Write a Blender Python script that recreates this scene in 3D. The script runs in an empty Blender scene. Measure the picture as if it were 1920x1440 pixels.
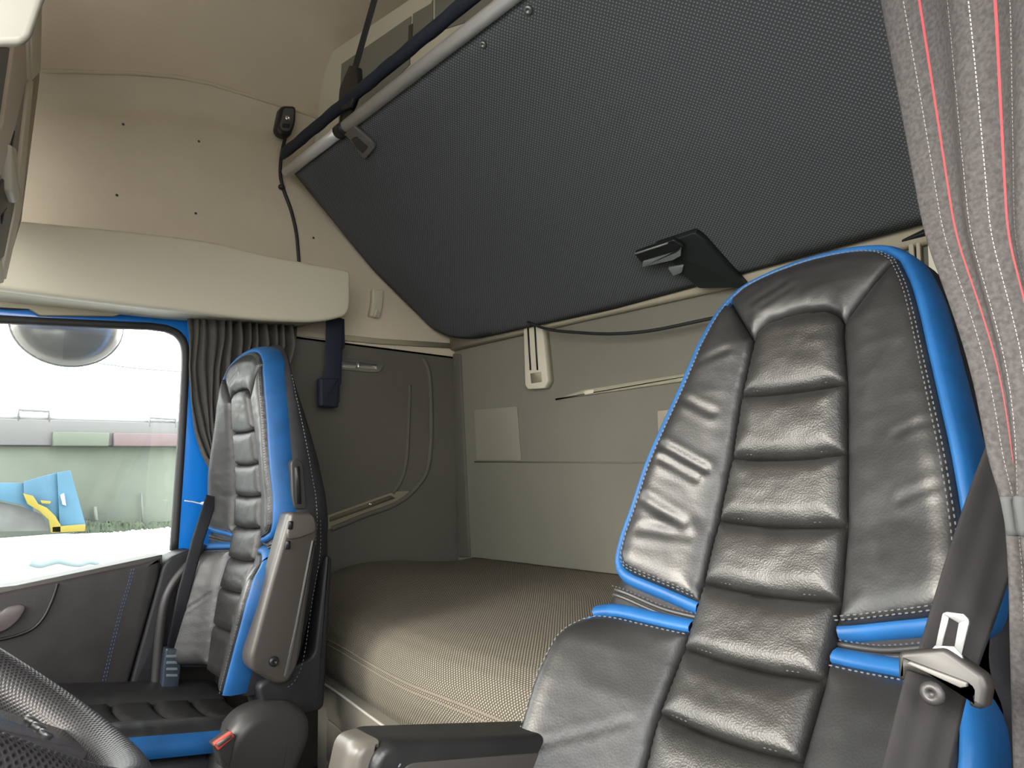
import bpy, bmesh, math, random
import numpy as np
from mathutils import Vector, Matrix, noise
from mathutils.geometry import delaunay_2d_cdt
random.seed(4)
S = bpy.context.scene
COL = S.collection
# ------------------------------------------------------------------ camera
F = 1200.0
pitch = math.atan(160 / F); roll = math.atan(.03)
ang = math.atan(1186 / F * math.cos(pitch))
fh = Vector((-math.cos(ang), math.sin(ang), 0)); up = Vector((0, 0, 1))
FD = (fh * math.cos(pitch) + up * math.sin(pitch)).normalized()
R0 = FD.cross(up).normalized(); U0 = R0.cross(FD)
RT = R0 * math.cos(roll) - U0 * math.sin(roll); UP = U0 * math.cos(roll) + R0 * math.sin(roll)
CAM = Vector((0, 0, 1.0))
cd = bpy.data.cameras.new('camera'); co = bpy.data.objects.new('camera', cd); COL.objects.link(co)
cd.sensor_width = 36; cd.lens = F / 1920 * 36; cd.clip_start = .02
M = Matrix((RT, UP, -FD)).transposed().to_4x4(); M.translation = CAM
co.matrix_world = M
S.camera = co
# ------------------------------------------------------------------ daylight
w = bpy.data.worlds.new('world'); S.world = w; w.use_nodes = True
wn = w.node_tree.nodes; wl = w.node_tree.links
bg = wn['Background']; tc = wn.new('ShaderNodeTexCoord'); sx = wn.new('ShaderNodeSeparateXYZ'); cr = wn.new('ShaderNodeValToRGB')
wl.new(tc.outputs['Generated'], sx.inputs[0]); wl.new(sx.outputs['Z'], cr.inputs[0]); wl.new(cr.outputs[0], bg.inputs[0])
cr.color_ramp.elements[0].position = 0; cr.color_ramp.elements[0].color = (1, .97, .91, 1)
cr.color_ramp.elements[1].position = .8; cr.color_ramp.elements[1].color = (.93, .95, .95, 1)
bg.inputs[1].default_value = 9.0
sd = bpy.data.lights.new('sun', 'SUN'); so = bpy.data.objects.new('sun', sd); COL.objects.link(so)
sd.energy = 6.0; sd.angle = math.radians(28); sd.color = (1, .92, .78)
so.rotation_euler = Vector((.30, .80, -.42)).to_track_quat('-Z', 'Y').to_euler()
S.view_settings.view_transform = 'Standard'; S.view_settings.look = 'None'
S.view_settings.gamma = 1; S.view_settings.use_curve_mapping = False
S.view_settings.exposure = 0.22

# ------------------------------------------------------------------ rays onto real planes
def ray(px, py): return FD + RT * ((px - 960) / F) - UP * ((py - 720) / F)
def onX(px, py, x): d = ray(px, py); return CAM + d * ((x - CAM.x) / d.x)
def onY(px, py, y): d = ray(px, py); return CAM + d * ((y - CAM.y) / d.y)
def onP(px, py, p, n): d = ray(px, py); n = Vector(n); return CAM + d * ((Vector(p) - CAM).dot(n) / d.dot(n))
def dep(px, py, t): return CAM + ray(px, py) * t

# ------------------------------------------------------------------ materials
MATS = {}
def mat(name, col, rough=.5, metal=0, spec=.5, bump=None, var=None, coat=0, emit=None):
    """bump=(scale,strength,dist) noise relief; var=(scale,amount) colour mottling"""
    if name in MATS: return MATS[name]
    m = bpy.data.materials.new(name); m.use_nodes = True; MATS[name] = m
    n = m.node_tree.nodes; l = m.node_tree.links; b = n['Principled BSDF']
    b.inputs['Base Color'].default_value = (*col, 1); b.inputs['Roughness'].default_value = rough
    b.inputs['Metallic'].default_value = metal; b.inputs['Specular IOR Level'].default_value = spec
    b.inputs['Coat Weight'].default_value = coat
    t = n.new('ShaderNodeTexCoord')
    if var:
        nz = n.new('ShaderNodeTexNoise'); nz.inputs['Scale'].default_value = var[0]; nz.inputs['Detail'].default_value = 6
        l.new(t.outputs['Object'], nz.inputs['Vector'])
        r = n.new('ShaderNodeValToRGB'); a = var[1]
        r.color_ramp.elements[0].position = .3; r.color_ramp.elements[1].position = .7
        r.color_ramp.elements[0].color = (*[c * (1 - a) for c in col], 1); r.color_ramp.elements[1].color = (*[min(1, c * (1 + a)) for c in col], 1)
        l.new(nz.outputs[0], r.inputs[0]); l.new(r.outputs[0], b.inputs['Base Color'])
    if bump:
        nz = n.new('ShaderNodeTexNoise'); nz.inputs['Scale'].default_value = bump[0]; nz.inputs['Detail'].default_value = 5
        l.new(t.outputs['Object'], nz.inputs['Vector'])
        bp = n.new('ShaderNodeBump'); bp.inputs['Strength'].default_value = bump[1]; bp.inputs['Distance'].default_value = bump[2]
        l.new(nz.outputs[0], bp.inputs['Height']); l.new(bp.outputs[0], b.inputs['Normal'])
    return m

def leather(name, col, rough, spec=.5, grain=320, gs=.25, crease=.35):
    m = bpy.data.materials.new(name); m.use_nodes = True; MATS[name] = m
    n = m.node_tree.nodes; l = m.node_tree.links; b = n['Principled BSDF']
    t = n.new('ShaderNodeTexCoord')
    b.inputs['Specular IOR Level'].default_value = spec
    v = n.new('ShaderNodeTexVoronoi'); v.inputs['Scale'].default_value = grain
    l.new(t.outputs['Object'], v.inputs['Vector'])
    a = n.new('ShaderNodeTexNoise'); a.inputs['Scale'].default_value = 14; a.inputs['Detail'].default_value = 7; a.inputs['Distortion'].default_value = .6
    l.new(t.outputs['Object'], a.inputs['Vector'])
    b1 = n.new('ShaderNodeBump'); b1.inputs['Strength'].default_value = gs; b1.inputs['Distance'].default_value = .0008
    l.new(v.outputs['Distance'], b1.inputs['Height'])
    b2 = n.new('ShaderNodeBump'); b2.inputs['Strength'].default_value = crease; b2.inputs['Distance'].default_value = .006
    l.new(a.outputs[0], b2.inputs['Height']); l.new(b1.outputs[0], b2.inputs['Normal']); l.new(b2.outputs[0], b.inputs['Normal'])
    r = n.new('ShaderNodeValToRGB'); r.color_ramp.elements[0].position = .3; r.color_ramp.elements[1].position = .75
    r.color_ramp.elements[0].color = (*[c * .8 for c in col], 1); r.color_ramp.elements[1].color = (*[c * 1.25 for c in col], 1)
    l.new(a.outputs[0], r.inputs[0]); l.new(r.outputs[0], b.inputs['Base Color'])
    mr = n.new('ShaderNodeMapRange'); mr.inputs['To Min'].default_value = rough - .06; mr.inputs['To Max'].default_value = rough + .1
    l.new(a.outputs[0], mr.inputs[0]); l.new(mr.outputs[0], b.inputs['Roughness'])
    return m

def dotfabric(name, base, dot, pitch_m, rough=.9, cut=.3, bumpd=.0008, axes='XY', var=.0):
    """woven fabric with a staggered lattice of small raised dots, laid out by UV in metres"""
    m = bpy.data.materials.new(name); m.use_nodes = True; MATS[name] = m
    n = m.node_tree.nodes; l = m.node_tree.links; b = n['Principled BSDF']; b.inputs['Roughness'].default_value = rough
    b.inputs['Specular IOR Level'].default_value = .25
    uv = n.new('ShaderNodeUVMap'); sp = n.new('ShaderNodeSeparateXYZ'); l.new(uv.outputs[0], sp.inputs[0])
    def mth(op, a, c=None):
        k = n.new('ShaderNodeMath'); k.operation = op
        for i, q in enumerate((a, c)):
            if q is None: continue
            if isinstance(q, (int, float)): k.inputs[i].default_value = q
            else: l.new(q, k.inputs[i])
        return k.outputs[0]
    k = 2 * math.pi / pitch_m
    u = mth('MULTIPLY', sp.outputs[0], k); v = mth('MULTIPLY', sp.outputs[1], k)
    s1 = mth('COSINE', mth('MULTIPLY', mth('ADD', u, v), .5)); s2 = mth('COSINE', mth('MULTIPLY', mth('SUBTRACT', u, v), .5))
    h = mth('MULTIPLY', s1, s2)        # staggered dots
    h = mth('ABSOLUTE', h)
    r = n.new('ShaderNodeValToRGB'); r.color_ramp.elements[0].position = cut; r.color_ramp.elements[1].position = min(.98, cut + .35)
    r.color_ramp.elements[0].color = (*base, 1); r.color_ramp.elements[1].color = (*dot, 1)
    l.new(h, r.inputs[0])
    l.new(r.outputs[0], b.inputs['Base Color'])
    bp = n.new('ShaderNodeBump'); bp.inputs['Strength'].default_value = .5; bp.inputs['Distance'].default_value = bumpd
    l.new(h, bp.inputs['Height']); l.new(bp.outputs[0], b.inputs['Normal'])
    return m

BLK = leather('black_leather', (.015, .015, .0155), .40, .65, gs=.15, crease=.10)
NAP = leather('black_insert_leather', (.015, .0145, .014), .41, .65, grain=420, gs=.35, crease=.08)
BLU = leather('blue_leather', (.009, .076, .225), .5, .35, gs=.1, crease=.06)
SHELL = leather('seat_side_leather', (.012, .012, .015), .55, .4, crease=.1)
THRD = mat('grey_thread', (.13, .14, .15), .8)
BTHR = mat('blue_thread', (.05, .09, .2), .8)
PIPE = mat('black_piping', (.01, .01, .012), .5)
FAB = mat('beige_headliner', (.56, .50, .40), .95, spec=.1, bump=(420, .35, .002), var=(3, .06))
FAB2 = mat('beige_roof_liner', (.54, .475, .38), .95, spec=.1, bump=(420, .35, .002), var=(3, .05))
REARM = mat('grey_rear_liner', (.175, .172, .138), .85, spec=.25, bump=(500, .3, .001), var=(2.5, .06))
SIDEM = mat('grey_side_liner', (.105, .10, .086), .85, spec=.25, bump=(500, .3, .001), var=(2.5, .06))
TRIMM = mat('beige_trim', (.33, .30, .225), .6, spec=.3, bump=(300, .1, .001))
TRAYM = mat('beige_plastic', (.56, .53, .43), .5, spec=.35, bump=(600, .06, .001))
CREAM = mat('cream_plastic', (.58, .56, .47), .4)
GRYP = mat('grey_plastic', (.11, .105, .10), .45, bump=(700, .12, .001))
GRYD = mat('dark_grey_plastic', (.030, .029, .029), .45, bump=(700, .12, .001))
GRYL = mat('warm_grey_plastic', (.052, .047, .042), .42, bump=(700, .1, .001))
CABM = mat('cabinet_grey_plastic', (.15, .14, .12), .5, bump=(500, .1, .001))
BLKP = mat('black_plastic', (.010, .010, .012), .45)
NAVY = mat('navy_webbing', (.008, .013, .028), .7, bump=(900, .3, .001))
BLKW = mat('black_webbing', (.009, .010, .014), .6, bump=(900, .3, .001))
BELT = mat('belt_webbing', (.017, .016, .017), .8, spec=.25, bump=(1400, .4, .0008), var=(40, .08))
ALU = mat('brushed_aluminium', (.62, .63, .65), .42, metal=.5)
CHR = mat('chrome', (.8, .8, .82), .15, metal=1)
RUB = mat('black_rubber', (.012, .012, .013), .6)
BPNT = mat('blue_car_paint', (.006, .16, .56), .3, coat=.5)
MESHM = mat('grey_mesh_fabric', (.20, .20, .17), .9, bump=(900, .6, .002))
RED = mat('red_button', (.5, .07, .05), .4)
BUNKM = dotfabric('bunk_fabric', (.060, .068, .076), (.18, .185, .195), .0105, cut=.55, bumpd=.0012)
MATTM = dotfabric('mattress_fabric', (.060, .053, .043), (.25, .23, .185), .0085, cut=.45, bumpd=.002)
MATTP = mat('mattress_piping', (.15, .13, .10), .8)
WHT = mat('white_truck_paint', (.62, .64, .66), .3)
GRND = mat('pale_concrete', (.32, .31, .29), .9, var=(1.5, .1))

# ------------------------------------------------------------------ object helpers
def link(name, me, parent=None, m=None, smooth=True):
    o = bpy.data.objects.new(name, me); COL.objects.link(o)
    if m: me.materials.append(m)
    if smooth:
        me.polygons.foreach_set('use_smooth', [True] * len(me.polygons))
    if parent:
        o.parent = parent
        g = Vector(parent['_o'])
        me.transform(Matrix.Translation(-g)); o['_o'] = tuple(g)
    return o
def tag(o, label, cat, group=None, kind=None):
    o['label'] = label; o['category'] = cat
    if group: o['group'] = group
    if kind: o['kind'] = kind
    return o
def origin(o, loc):
    loc = Vector(loc); o.data.transform(Matrix.Translation(-loc)); o.location = loc; o['_o'] = tuple(loc); return o
def thing(name, label, cat, loc, group=None):
    o = bpy.data.objects.new(name, None); COL.objects.link(o); o.location = loc; o['_o'] = tuple(loc); o.empty_display_size = .05
    return tag(o, label, cat, group)
def single(name, me, m, label, cat, loc, smooth=True, group=None):
    o = link(name, me, None, m, smooth); origin(o, loc); return tag(o, label, cat, group)
def struct(name, me, m, smooth=False):
    o = link(name, me, None, m, smooth); o['kind'] = 'structure'; o['_o'] = (0, 0, 0); return o
def mesh(verts, faces, uvs=None):
    me = bpy.data.meshes.new('m'); me.from_pydata([tuple(v) for v in verts], [], faces); me.update()
    if uvs is not None:
        ul = me.uv_layers.new(name='UVMap')
        for p in me.polygons:
            for li, vi in zip(p.loop_indices, p.vertices): ul.data[li].uv = uvs[vi]
    return me
def merge(ms):
    V = []; Fc = []
    for me in ms:
        o = len(V); V += [v.co.copy() for v in me.vertices]; Fc += [[i + o for i in p.vertices] for p in me.polygons]
    return mesh(V, Fc)
def catmull(pts, n=6, closed=False):
    pts = [Vector(p) for p in pts]; N = len(pts); out = []
    rng = N if closed else N - 1
    for i in range(rng):
        g = lambda k: pts[k % N] if closed else pts[max(0, min(N - 1, k))]
        a, b, c, d = g(i - 1), g(i), g(i + 1), g(i + 2)
        for j in range(n):
            t = j / n
            out.append(.5 * ((2 * b) + (c - a) * t + (2 * a - 5 * b + 4 * c - d) * t * t + (3 * b - a - 3 * c + d) * t ** 3))
    if not closed: out.append(pts[-1])
    return out
def rounded(pts, r, n=5):
    """round the corners of a planar polygon of 3D points; r number or list"""
    pts = [Vector(p) for p in pts]; N = len(pts); out = []
    for i in range(N):
        p = pts[i]; a = pts[i - 1] - p; b = pts[(i + 1) % N] - p
        rr = r[i] if isinstance(r, (list, tuple)) else r
        rr = min(rr, a.length * .48, b.length * .48)
        if rr <= 0: out.append(p); continue
        A = p + a.normalized() * rr; B = p + b.normalized() * rr
        for k in range(n + 1):
            t = k / n; out.append((1 - t) ** 2 * A + 2 * t * (1 - t) * p + t * t * B)
    return out
def prism(pts, depth, bev=.0, hole=None):
    """polygon of 3D points, extruded by the vector depth; front rim bevelled"""
    pts = [Vector(p) for p in pts]; d = Vector(depth); N = len(pts)
    nrm = Vector((0, 0, 0))
    for i in range(N): nrm += pts[i].cross(pts[(i + 1) % N])
    nrm.normalize()
    bm = bmesh.new()
    def off(k):
        out = []
        for i in range(N):
            e1 = (pts[i] - pts[i - 1]).normalized(); e2 = (pts[(i + 1) % N] - pts[i]).normalized()
            m = (nrm.cross(e1) + nrm.cross(e2))
            if m.length < 1e-6: m = nrm.cross(e1)
            m.normalize(); out.append(pts[i] + m * k)
        return out
    dn = d.normalized()
    rings = []
    if bev > 0:
        for t in range(4):
            a = t / 3 * math.pi / 2
            rings.append([p + dn * bev * (1 - math.sin(a)) for p in off(bev * (1 - math.cos(a)) * -0 + bev * (1 - math.sin(math.pi / 2 - a)) * 0 + bev * (1 - math.cos(math.pi / 2 - a)) * 1)])
        rings = [[p + dn * bev * (1 - math.cos(math.pi / 2 * (1 - t / 3))) for p in off(bev * (1 - math.sin(math.pi / 2 * (1 - t / 3))) if False else bev * (1 - math.sin(t / 3 * math.pi / 2)))] for t in range(4)]
        rings = [[p + dn * bev * (1 - math.cos(t / 3 * math.pi / 2)) for p in off(bev * (1 - math.sin(t / 3 * math.pi / 2)))] for t in range(4)]
    else: rings = [pts]
    rings.append([p + d for p in pts])
    vs = [[bm.verts.new(p) for p in r] for r in rings]
    bm.faces.new(vs[0]); bm.faces.new(vs[-1][::-1])
    for a, b in zip(vs[:-1], vs[1:]):
        for i in range(N): bm.faces.new((a[i], b[i], b[(i + 1) % N], a[(i + 1) % N]))
    bmesh.ops.recalc_face_normals(bm, faces=bm.faces)
    me = bpy.data.meshes.new('m'); bm.to_mesh(me); bm.free()
    return me
def box(x0, x1, y0, y1, z0, z1, bev=.0):
    bm = bmesh.new(); bmesh.ops.create_cube(bm, size=1)
    for v in bm.verts: v.co = Vector(((x0 + x1) / 2 + v.co.x * (x1 - x0), (y0 + y1) / 2 + v.co.y * (y1 - y0), (z0 + z1) / 2 + v.co.z * (z1 - z0)))
    if bev: bmesh.ops.bevel(bm, geom=bm.edges[:], offset=bev, segments=3, affect='EDGES', profile=.5)
    me = bpy.data.meshes.new('m'); bm.to_mesh(me); bm.free(); return me
def tube(path, rad, seg=10, flat=None, cap=True):
    """rad number or list; flat=(vector, half width) makes a ribbon-like section"""
    path = [Vector(p) for p in path]; V = []; Fc = []; N = len(path)
    prev = None
    for i, p in enumerate(path):
        t = (path[min(i + 1, N - 1)] - path[max(i - 1, 0)]).normalized()
        if flat: a = (Vector(flat[0]) - t * t.dot(Vector(flat[0]))).normalized()
        else:
            ref = prev if prev else (Vector((0, 0, 1)) if abs(t.z) < .9 else Vector((1, 0, 0)))
            a = (ref - t * t.dot(ref)).normalized(); prev = a
        b = t.cross(a); r = rad[i] if isinstance(rad, (list, tuple)) else rad
        ra = flat[1] if flat else r
        for k in range(seg):
            th = 2 * math.pi * k / seg
            c, s = math.cos(th), math.sin(th)
            if flat:
                c = math.copysign(abs(c) ** .35, c); s = math.copysign(abs(s) ** .6, s)
            V.append(p + a * ra * c + b * r * s)
    for i in range(N - 1):
        for k in range(seg): Fc.append((i * seg + k, i * seg + (k + 1) % seg, (i + 1) * seg + (k + 1) % seg, (i + 1) * seg + k))
    if cap: Fc.append(tuple(range(seg))[::-1]); Fc.append(tuple((N - 1) * seg + k for k in range(seg)))
    return mesh(V, Fc)
def grid(fn, nu, nv, uvf=None):
    V = []; UV = []
    for j in range(nv + 1):
        for i in range(nu + 1):
            V.append(fn(i / nu, j / nv)); UV.append(uvf(i / nu, j / nv) if uvf else (i / nu, j / nv))
    Fc = [(j * (nu + 1) + i, j * (nu + 1) + i + 1, (j + 1) * (nu + 1) + i + 1, (j + 1) * (nu + 1) + i) for j in range(nv) for i in range(nu)]
    return mesh(V, Fc, UV)
def solidify(o, t, off=-1):
    md = o.modifiers.new('thickness', 'SOLIDIFY'); md.thickness = t; md.offset = off; return o
def lathe(c, axis, prof, seg=24):
    axis = Vector(axis).normalized(); a = axis.orthogonal().normalized(); b = axis.cross(a); V = []; Fc = []
    for (r, h) in prof:
        for k in range(seg):
            t = 2 * math.pi * k / seg; V.append(Vector(c) + axis * h + (a * math.cos(t) + b * math.sin(t)) * max(r, 1e-5))
    for i in range(len(prof) - 1):
        for k in range(seg): Fc.append((i * seg + k, i * seg + (k + 1) % seg, (i + 1) * seg + (k + 1) % seg, (i + 1) * seg + k))
    Fc.append(tuple(range(seg))[::-1]); Fc.append(tuple((len(prof) - 1) * seg + k for k in range(seg)))
    return mesh(V, Fc)
def screw(c, n, r, name, parent, m): return link(name, lathe(c, n, [(r * .2, -.001), (r, -.001), (r, r * .3), (r * .7, r * .55), (r * .35, r * .55), (r * .3, r * .2)], 14), parent, m)

# pillow: inflated 2D patch mapped by T(u,v,w)
def resample(poly, step):
    out = []
    N = len(poly)
    for i in range(N):
        a = np.array(poly[i]); b = np.array(poly[(i + 1) % N]); L = np.linalg.norm(b - a); k = max(1, int(round(L / step)))
        for j in range(k): out.append(a + (b - a) * j / k)
    return np.array(out)
def segdist(P, poly):
    D = np.full(len(P), 9.)
    for i in range(len(poly)):
        a = poly[i]; b = poly[(i + 1) % len(poly)]; ab = b - a; L = ab @ ab
        if L < 1e-12: continue
        t = np.clip(((P - a) @ ab) / L, 0, 1); d = np.linalg.norm(P - (a + t[:, None] * ab), axis=1); D = np.minimum(D, d)
    return D
def inside(P, poly):
    r = np.zeros(len(P), bool); x, y = P[:, 0], P[:, 1]; j = len(poly) - 1
    for i in range(len(poly)):
        xi, yi = poly[i]; xj, yj = poly[j]
        c = ((yi > y) != (yj > y)) & (x < (xj - xi) * (y - yi) / (yj - yi + 1e-12) + xi); r ^= c; j = i
    return r
def pillow(poly, T, base, H=.014, r=.03, step=.006, creases=(), wr=0, skirt=.02, seed=0):
    B = resample(poly, step); lo = B.min(0); hi = B.max(0)
    xs = np.arange(lo[0], hi[0], step); ys = np.arange(lo[1], hi[1], step * .87)
    G = np.array([(x + (step / 2 if j % 2 else 0), y) for j, y in enumerate(ys) for x in xs])
    G = G[inside(G, B)]; G = G[segdist(G, B) > step * .55]
    P = np.vstack([B, G]); nb = len(B)
    res = delaunay_2d_cdt([Vector(p) for p in P], [(i, (i + 1) % nb) for i in range(nb)], [list(range(nb))], 1, 1e-7)
    V2 = np.array([tuple(v) for v in res[0]]); Fc = [tuple(f) for f in res[2]]
    d = segdist(V2, B); h = H * np.sqrt(np.clip(1 - (1 - np.minimum(d / r, 1)) ** 2, 0, 1))
    e = np.minimum(d / .02, 1)
    for (a, b, dp, sg) in creases:
        dd = segdist(V2, np.array([a, b])); h -= dp * np.exp(-(dd / sg) ** 2) * e; h += dp * .5 * np.exp(-((dd - 2.2 * sg) / sg) ** 2) * e
    V = []
    for (u, v), hh, ee in zip(V2, h, e):
        k = wr * ee * (noise.noise(Vector((u * 22 + seed, v * 48, seed))) + .5 * noise.noise(Vector((u * 60, v * 90 + seed, 3)))) if wr else 0
        V.append(T(u, v, base(u, v) + hh + k))
    # skirt
    # boundary order: first nb input verts
    idx = {}
    for oi, lst in enumerate(res[3]):
        for q in lst: idx[q] = oi
    bi = [idx[i] for i in range(nb)]
    o = len(V)
    for i in bi: u, v = V2[i]; V.append(T(u, v, base(u, v) - skirt))
    for i in range(nb): Fc.append((bi[i], o + i, o + (i + 1) % nb, bi[(i + 1) % nb]))
    me = mesh(V, Fc); bm = bmesh.new(); bm.from_mesh(me); bmesh.ops.recalc_face_normals(bm, faces=bm.faces)
    # make sure front faces outward
    bm.to_mesh(me); bm.free()
    return me
def stitches(path, nrm, L=.006, gap=.0035, wd=.0011, hgt=.0012):
    """row of short raised thread bars along a 3D path"""
    V = []; Fc = []; path = [Vector(p) for p in path]; acc = 0; on = []
    cum = [0]
    for a, b in zip(path[:-1], path[1:]): cum.append(cum[-1] + (b - a).length)
    def at(s):
        for i in range(len(path) - 1):
            if cum[i + 1] >= s: return path[i].lerp(path[i + 1], (s - cum[i]) / max(1e-9, cum[i + 1] - cum[i])), i
        return path[-1], len(path) - 2
    s = 0
    while s + L < cum[-1]:
        a, i = at(s); b, _ = at(s + L); t = (b - a).normalized()
        nn = Vector(nrm[i]) if isinstance(nrm, list) else Vector(nrm)
        sd_ = t.cross(nn).normalized() * wd; n2 = nn.normalized() * hgt; o = len(V)
        m1 = a.lerp(b, .2); m2 = a.lerp(b, .8)
        V += [a, m1 + sd_ , m1 + n2, m1 - sd_, m2 + sd_, m2 + n2, m2 - sd_, b]
        Fc += [(o, o + 2, o + 1), (o, o + 3, o + 2), (o + 1, o + 2, o + 5, o + 4), (o + 2, o + 3, o + 6, o + 5), (o + 4, o + 5, o + 7), (o + 5, o + 6, o + 7)]
        s += L + gap
    return mesh(V, Fc)

# ================================================================== THE CAB SHELL
XW = -2.2; YR = 1.8; XR = .26; YF = -.75
# passenger side upper wall with a curved seam under the roof lining
seam = [(onX(px, py, XW).y, onX(px, py, XW).z) for px, py in [(80, 135), (170, 137), (250, 139), (330, 146), (390, 158), (450, 176), (520, 198), (590, 220)]]
seam = [(YF, seam[0][1] - .03), (-.2, seam[0][1] - .01)] + seam + [(YR, seam[-1][1] + .08)]
sy = [a for a, b in seam]; sz = [b for a, b in seam]
def seamz(y): return float(np.interp(y, sy, sz))
ZW = 1.50
def fwall(s, t):
    y = YF + (YR - YF) * s; zt = seamz(y); z = ZW + (zt - ZW) * t
    x = XW - .022 * math.exp(-((zt - .10 - z) / .05) ** 2) * max(0, min(1, (y - .1) * 3)) + .05 * max(0, (t - .85) / .15) ** 2 * .3
    return Vector((x, y, z))
struct('wall_left', grid(fwall, 90, 40), FAB, True)
def froof(s, t):
    y = YF + (YR - YF) * s; z0 = seamz(y) - .004
    if t < .5:
        a = t / .5 * math.pi / 2; r = .42; z1 = z0 + .0
        x = XW + .018 + r * (1 - math.cos(a)); z = z0 + (2.78 - z0) * math.sin(a)
        k = math.exp(-((t - .19 - .05 * math.sin((y - .2) * 3.0)) / .035) ** 2) * .010
        return Vector((x + k, y, z))
    return Vector((XW + .438 + (XR + .2 - XW - .438) * (t - .5) / .5, y, 2.78))
struct('ceiling', grid(froof, 90, 60), FAB2, True)
# welt under the roof lining edge
struct('trim_1', tube([Vector((XW + .014, y, seamz(y) - .004)) for y in np.linspace(.2, 1.8, 60)], .007, 8), FAB2, True)
# lower passenger side wall behind the door
struct('wall_left_lower', box(XW - .04, XW, .80, YR, 0, 1.508), SIDEM)
# rear wall
struct('wall_rear', box(XW - .04, XR + .1, YR, YR + .04, 0, 2.8), REARM)
# headliner fabric wedge above the trim on rear wall
struct('wall_rear_upper', box(XW, XR, YR - .012, YR, 1.56, 2.8), FAB)
# driver's side wall behind the door opening
struct('wall_right', box(XR, XR + .04, .74, YR, 0, 2.8), mat('dark_pillar_liner', (.02, .02, .022), .8))
struct('wall_right_upper', box(XR, XR + .04, YF, .74, 1.75, 2.8), FAB)
struct('added_unseen_door', box(XR, XR + .04, YF, .74, 0, .85), GRYD)  # out of view; driver's door added shut to cut light from this side
struct('added_unseen_trim', box(XR, XR + .04, .45, .74, .85, 1.75), GRYD)  # out of view; added to narrow the side opening and its light
struct('wall_front_lower', box(XW, XR, YF - .04, YF, 0, .92), GRYD)
struct('wall_front_upper', box(XW, XR, YF - .04, YF, 1.95, 2.8), FAB)
struct('floor', box(XW - .04, XR + .04, YF, YR, -.04, 0), mat('dark_floor_mat', (.02, .02, .02), .8, bump=(80, .4, .003)))
# rear corner post trim
cp = [onY(px, py, YR - .01) for px, py in [(842, 662), (862, 664), (880, 1045), (858, 1045)]]
struct('trim_2', prism(rounded(cp, .012), (0, .03, 0), .006), SIDEM, True)
# horizontal trim over the rear wall, where the headliner starts
a0 = onY(832, 650, YR - .02); a1 = onY(1350, 548, YR - .02); d_ = (a1 - a0) / (a1.x - a0.x)
tp = [Vector((x, YR - .02, 1.562 - .03 * (x > 9))) for x in (-2.19, XR)]
struct('trim_3', tube([Vector((-2.19, YR - .012, 1.572)), Vector((-1.4, YR - .012, 1.566)), Vector((XR, YR - .012, 1.545))], .022, 12, flat=((0, 0, 1), .040)), TRIMM, True)
struct('trim_4', tube([Vector((XW + .008, .80, 1.512)), Vector((XW + .008, 1.4, 1.53)), Vector((XW + .008, YR, 1.556))], .006, 10, flat=((0, 0, 1), .012)), TRIMM, True)

# ---- moulding on the lower side wall: raised welt of a recess + chrome lamp + ledge
welt = catmull([onX(px, py, XW + .004) for px, py in [(792, 672), (804, 700), (808, 780), (806, 850), (797, 890), (770, 925), (735, 948), (680, 968), (622, 992)]], 8)
struct('trim_5', tube(welt, .010, 8), SIDEM, True)
welt2 = catmull([onX(px, py, XW + .002) for px, py in [(768, 722), (766, 790), (762, 860), (752, 900), (736, 925)]], 8)
struct('trim_6', tube(welt2, .008, 8), SIDEM, True)
# ledge: recessed pocket with a bright lip
pk = [onX(px, py, XW + .003) for px, py in [(610, 968), (738, 922), (768, 920), (768, 930), (735, 946), (610, 995)]]
led = thing('door_pocket', 'moulded ledge pocket low on the dark grey side wall of the sleeper', 'pocket', onX(690, 960, XW))
link('pocket_lip', prism(rounded(pk, .01), (-.02, 0, 0), .003), led, mat('pocket_beige', (.20, .185, .13), .6))
pk2 = [onX(px, py, XW + .006) for px, py in [(618, 970), (732, 929), (742, 934), (618, 979)]]
link('pocket_recess', prism(rounded(pk2, .004), (-.02, 0, 0)), led, mat('pocket_brown', (.08, .07, .045), .7))
screw(onX(694, 945, XW + .01), (1, 0, 0), .006, 'bolt', led, CHR)

lamp = thing('reading_lamp', 'slim chrome reading lamp set flush in the dark grey sleeper side wall', 'lamp', onX(680, 686, XW))
lp = [onX(px, py, XW + .012) for px, py in [(636, 671), (700, 676), (722, 683), (712, 698), (690, 698), (636, 692)]]
link('bezel', prism(rounded(lp, .012), (-.012, 0, 0), .004), lamp, mat('lamp_bezel', (.35, .35, .33), .3, metal=.8))
for k, (a, b) in enumerate([(640, 668), (672, 708)]):
    q = [onX(px, py, XW + .016) for px, py in [(a, 676 + k * 3), (b, 680 + k * 3), (b, 691 + k * 2), (a, 689 + k)]]
    link('lens', prism(rounded(q, .008), (-.006, 0, 0), .002), lamp, CHR)

# ---- rear wall fittings
rp = rounded([onY(px, py, YR - .004) for px, py in [(889, 769), (969, 762), (977, 863), (893, 862)]], .008)
single('wall_patch', prism(rp, (0, .004, 0), .001), mat('patch_beige', (.235, .225, .18), .75, bump=(500, .2, .001)), 'square beige hook-tape patch stuck on the rear wall below the plastic slider', 'patch', onY(930, 815, YR))
rp = rounded([onY(px, py, YR - .006) for px, py in [(1232, 770), (1300, 762), (1300, 850), (1236, 858)]], .006)
pn = thing('hatch_panel', 'cream framed panel on the rear wall, half hidden by the near seat', 'panel', onY(1260, 810, YR))
link('hatch_frame', prism(rp, (0, .006, 0), .002), pn, TRIMM)
rp = rounded([onY(px, py, YR - .008) for px, py in [(1243, 781), (1295, 775), (1295, 840), (1246, 847)]], .005)
link('hatch_plate', prism(rp, (0, .005, 0), .001), pn, mat('hatch_grey', (.27, .26, .21), .6))
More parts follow.
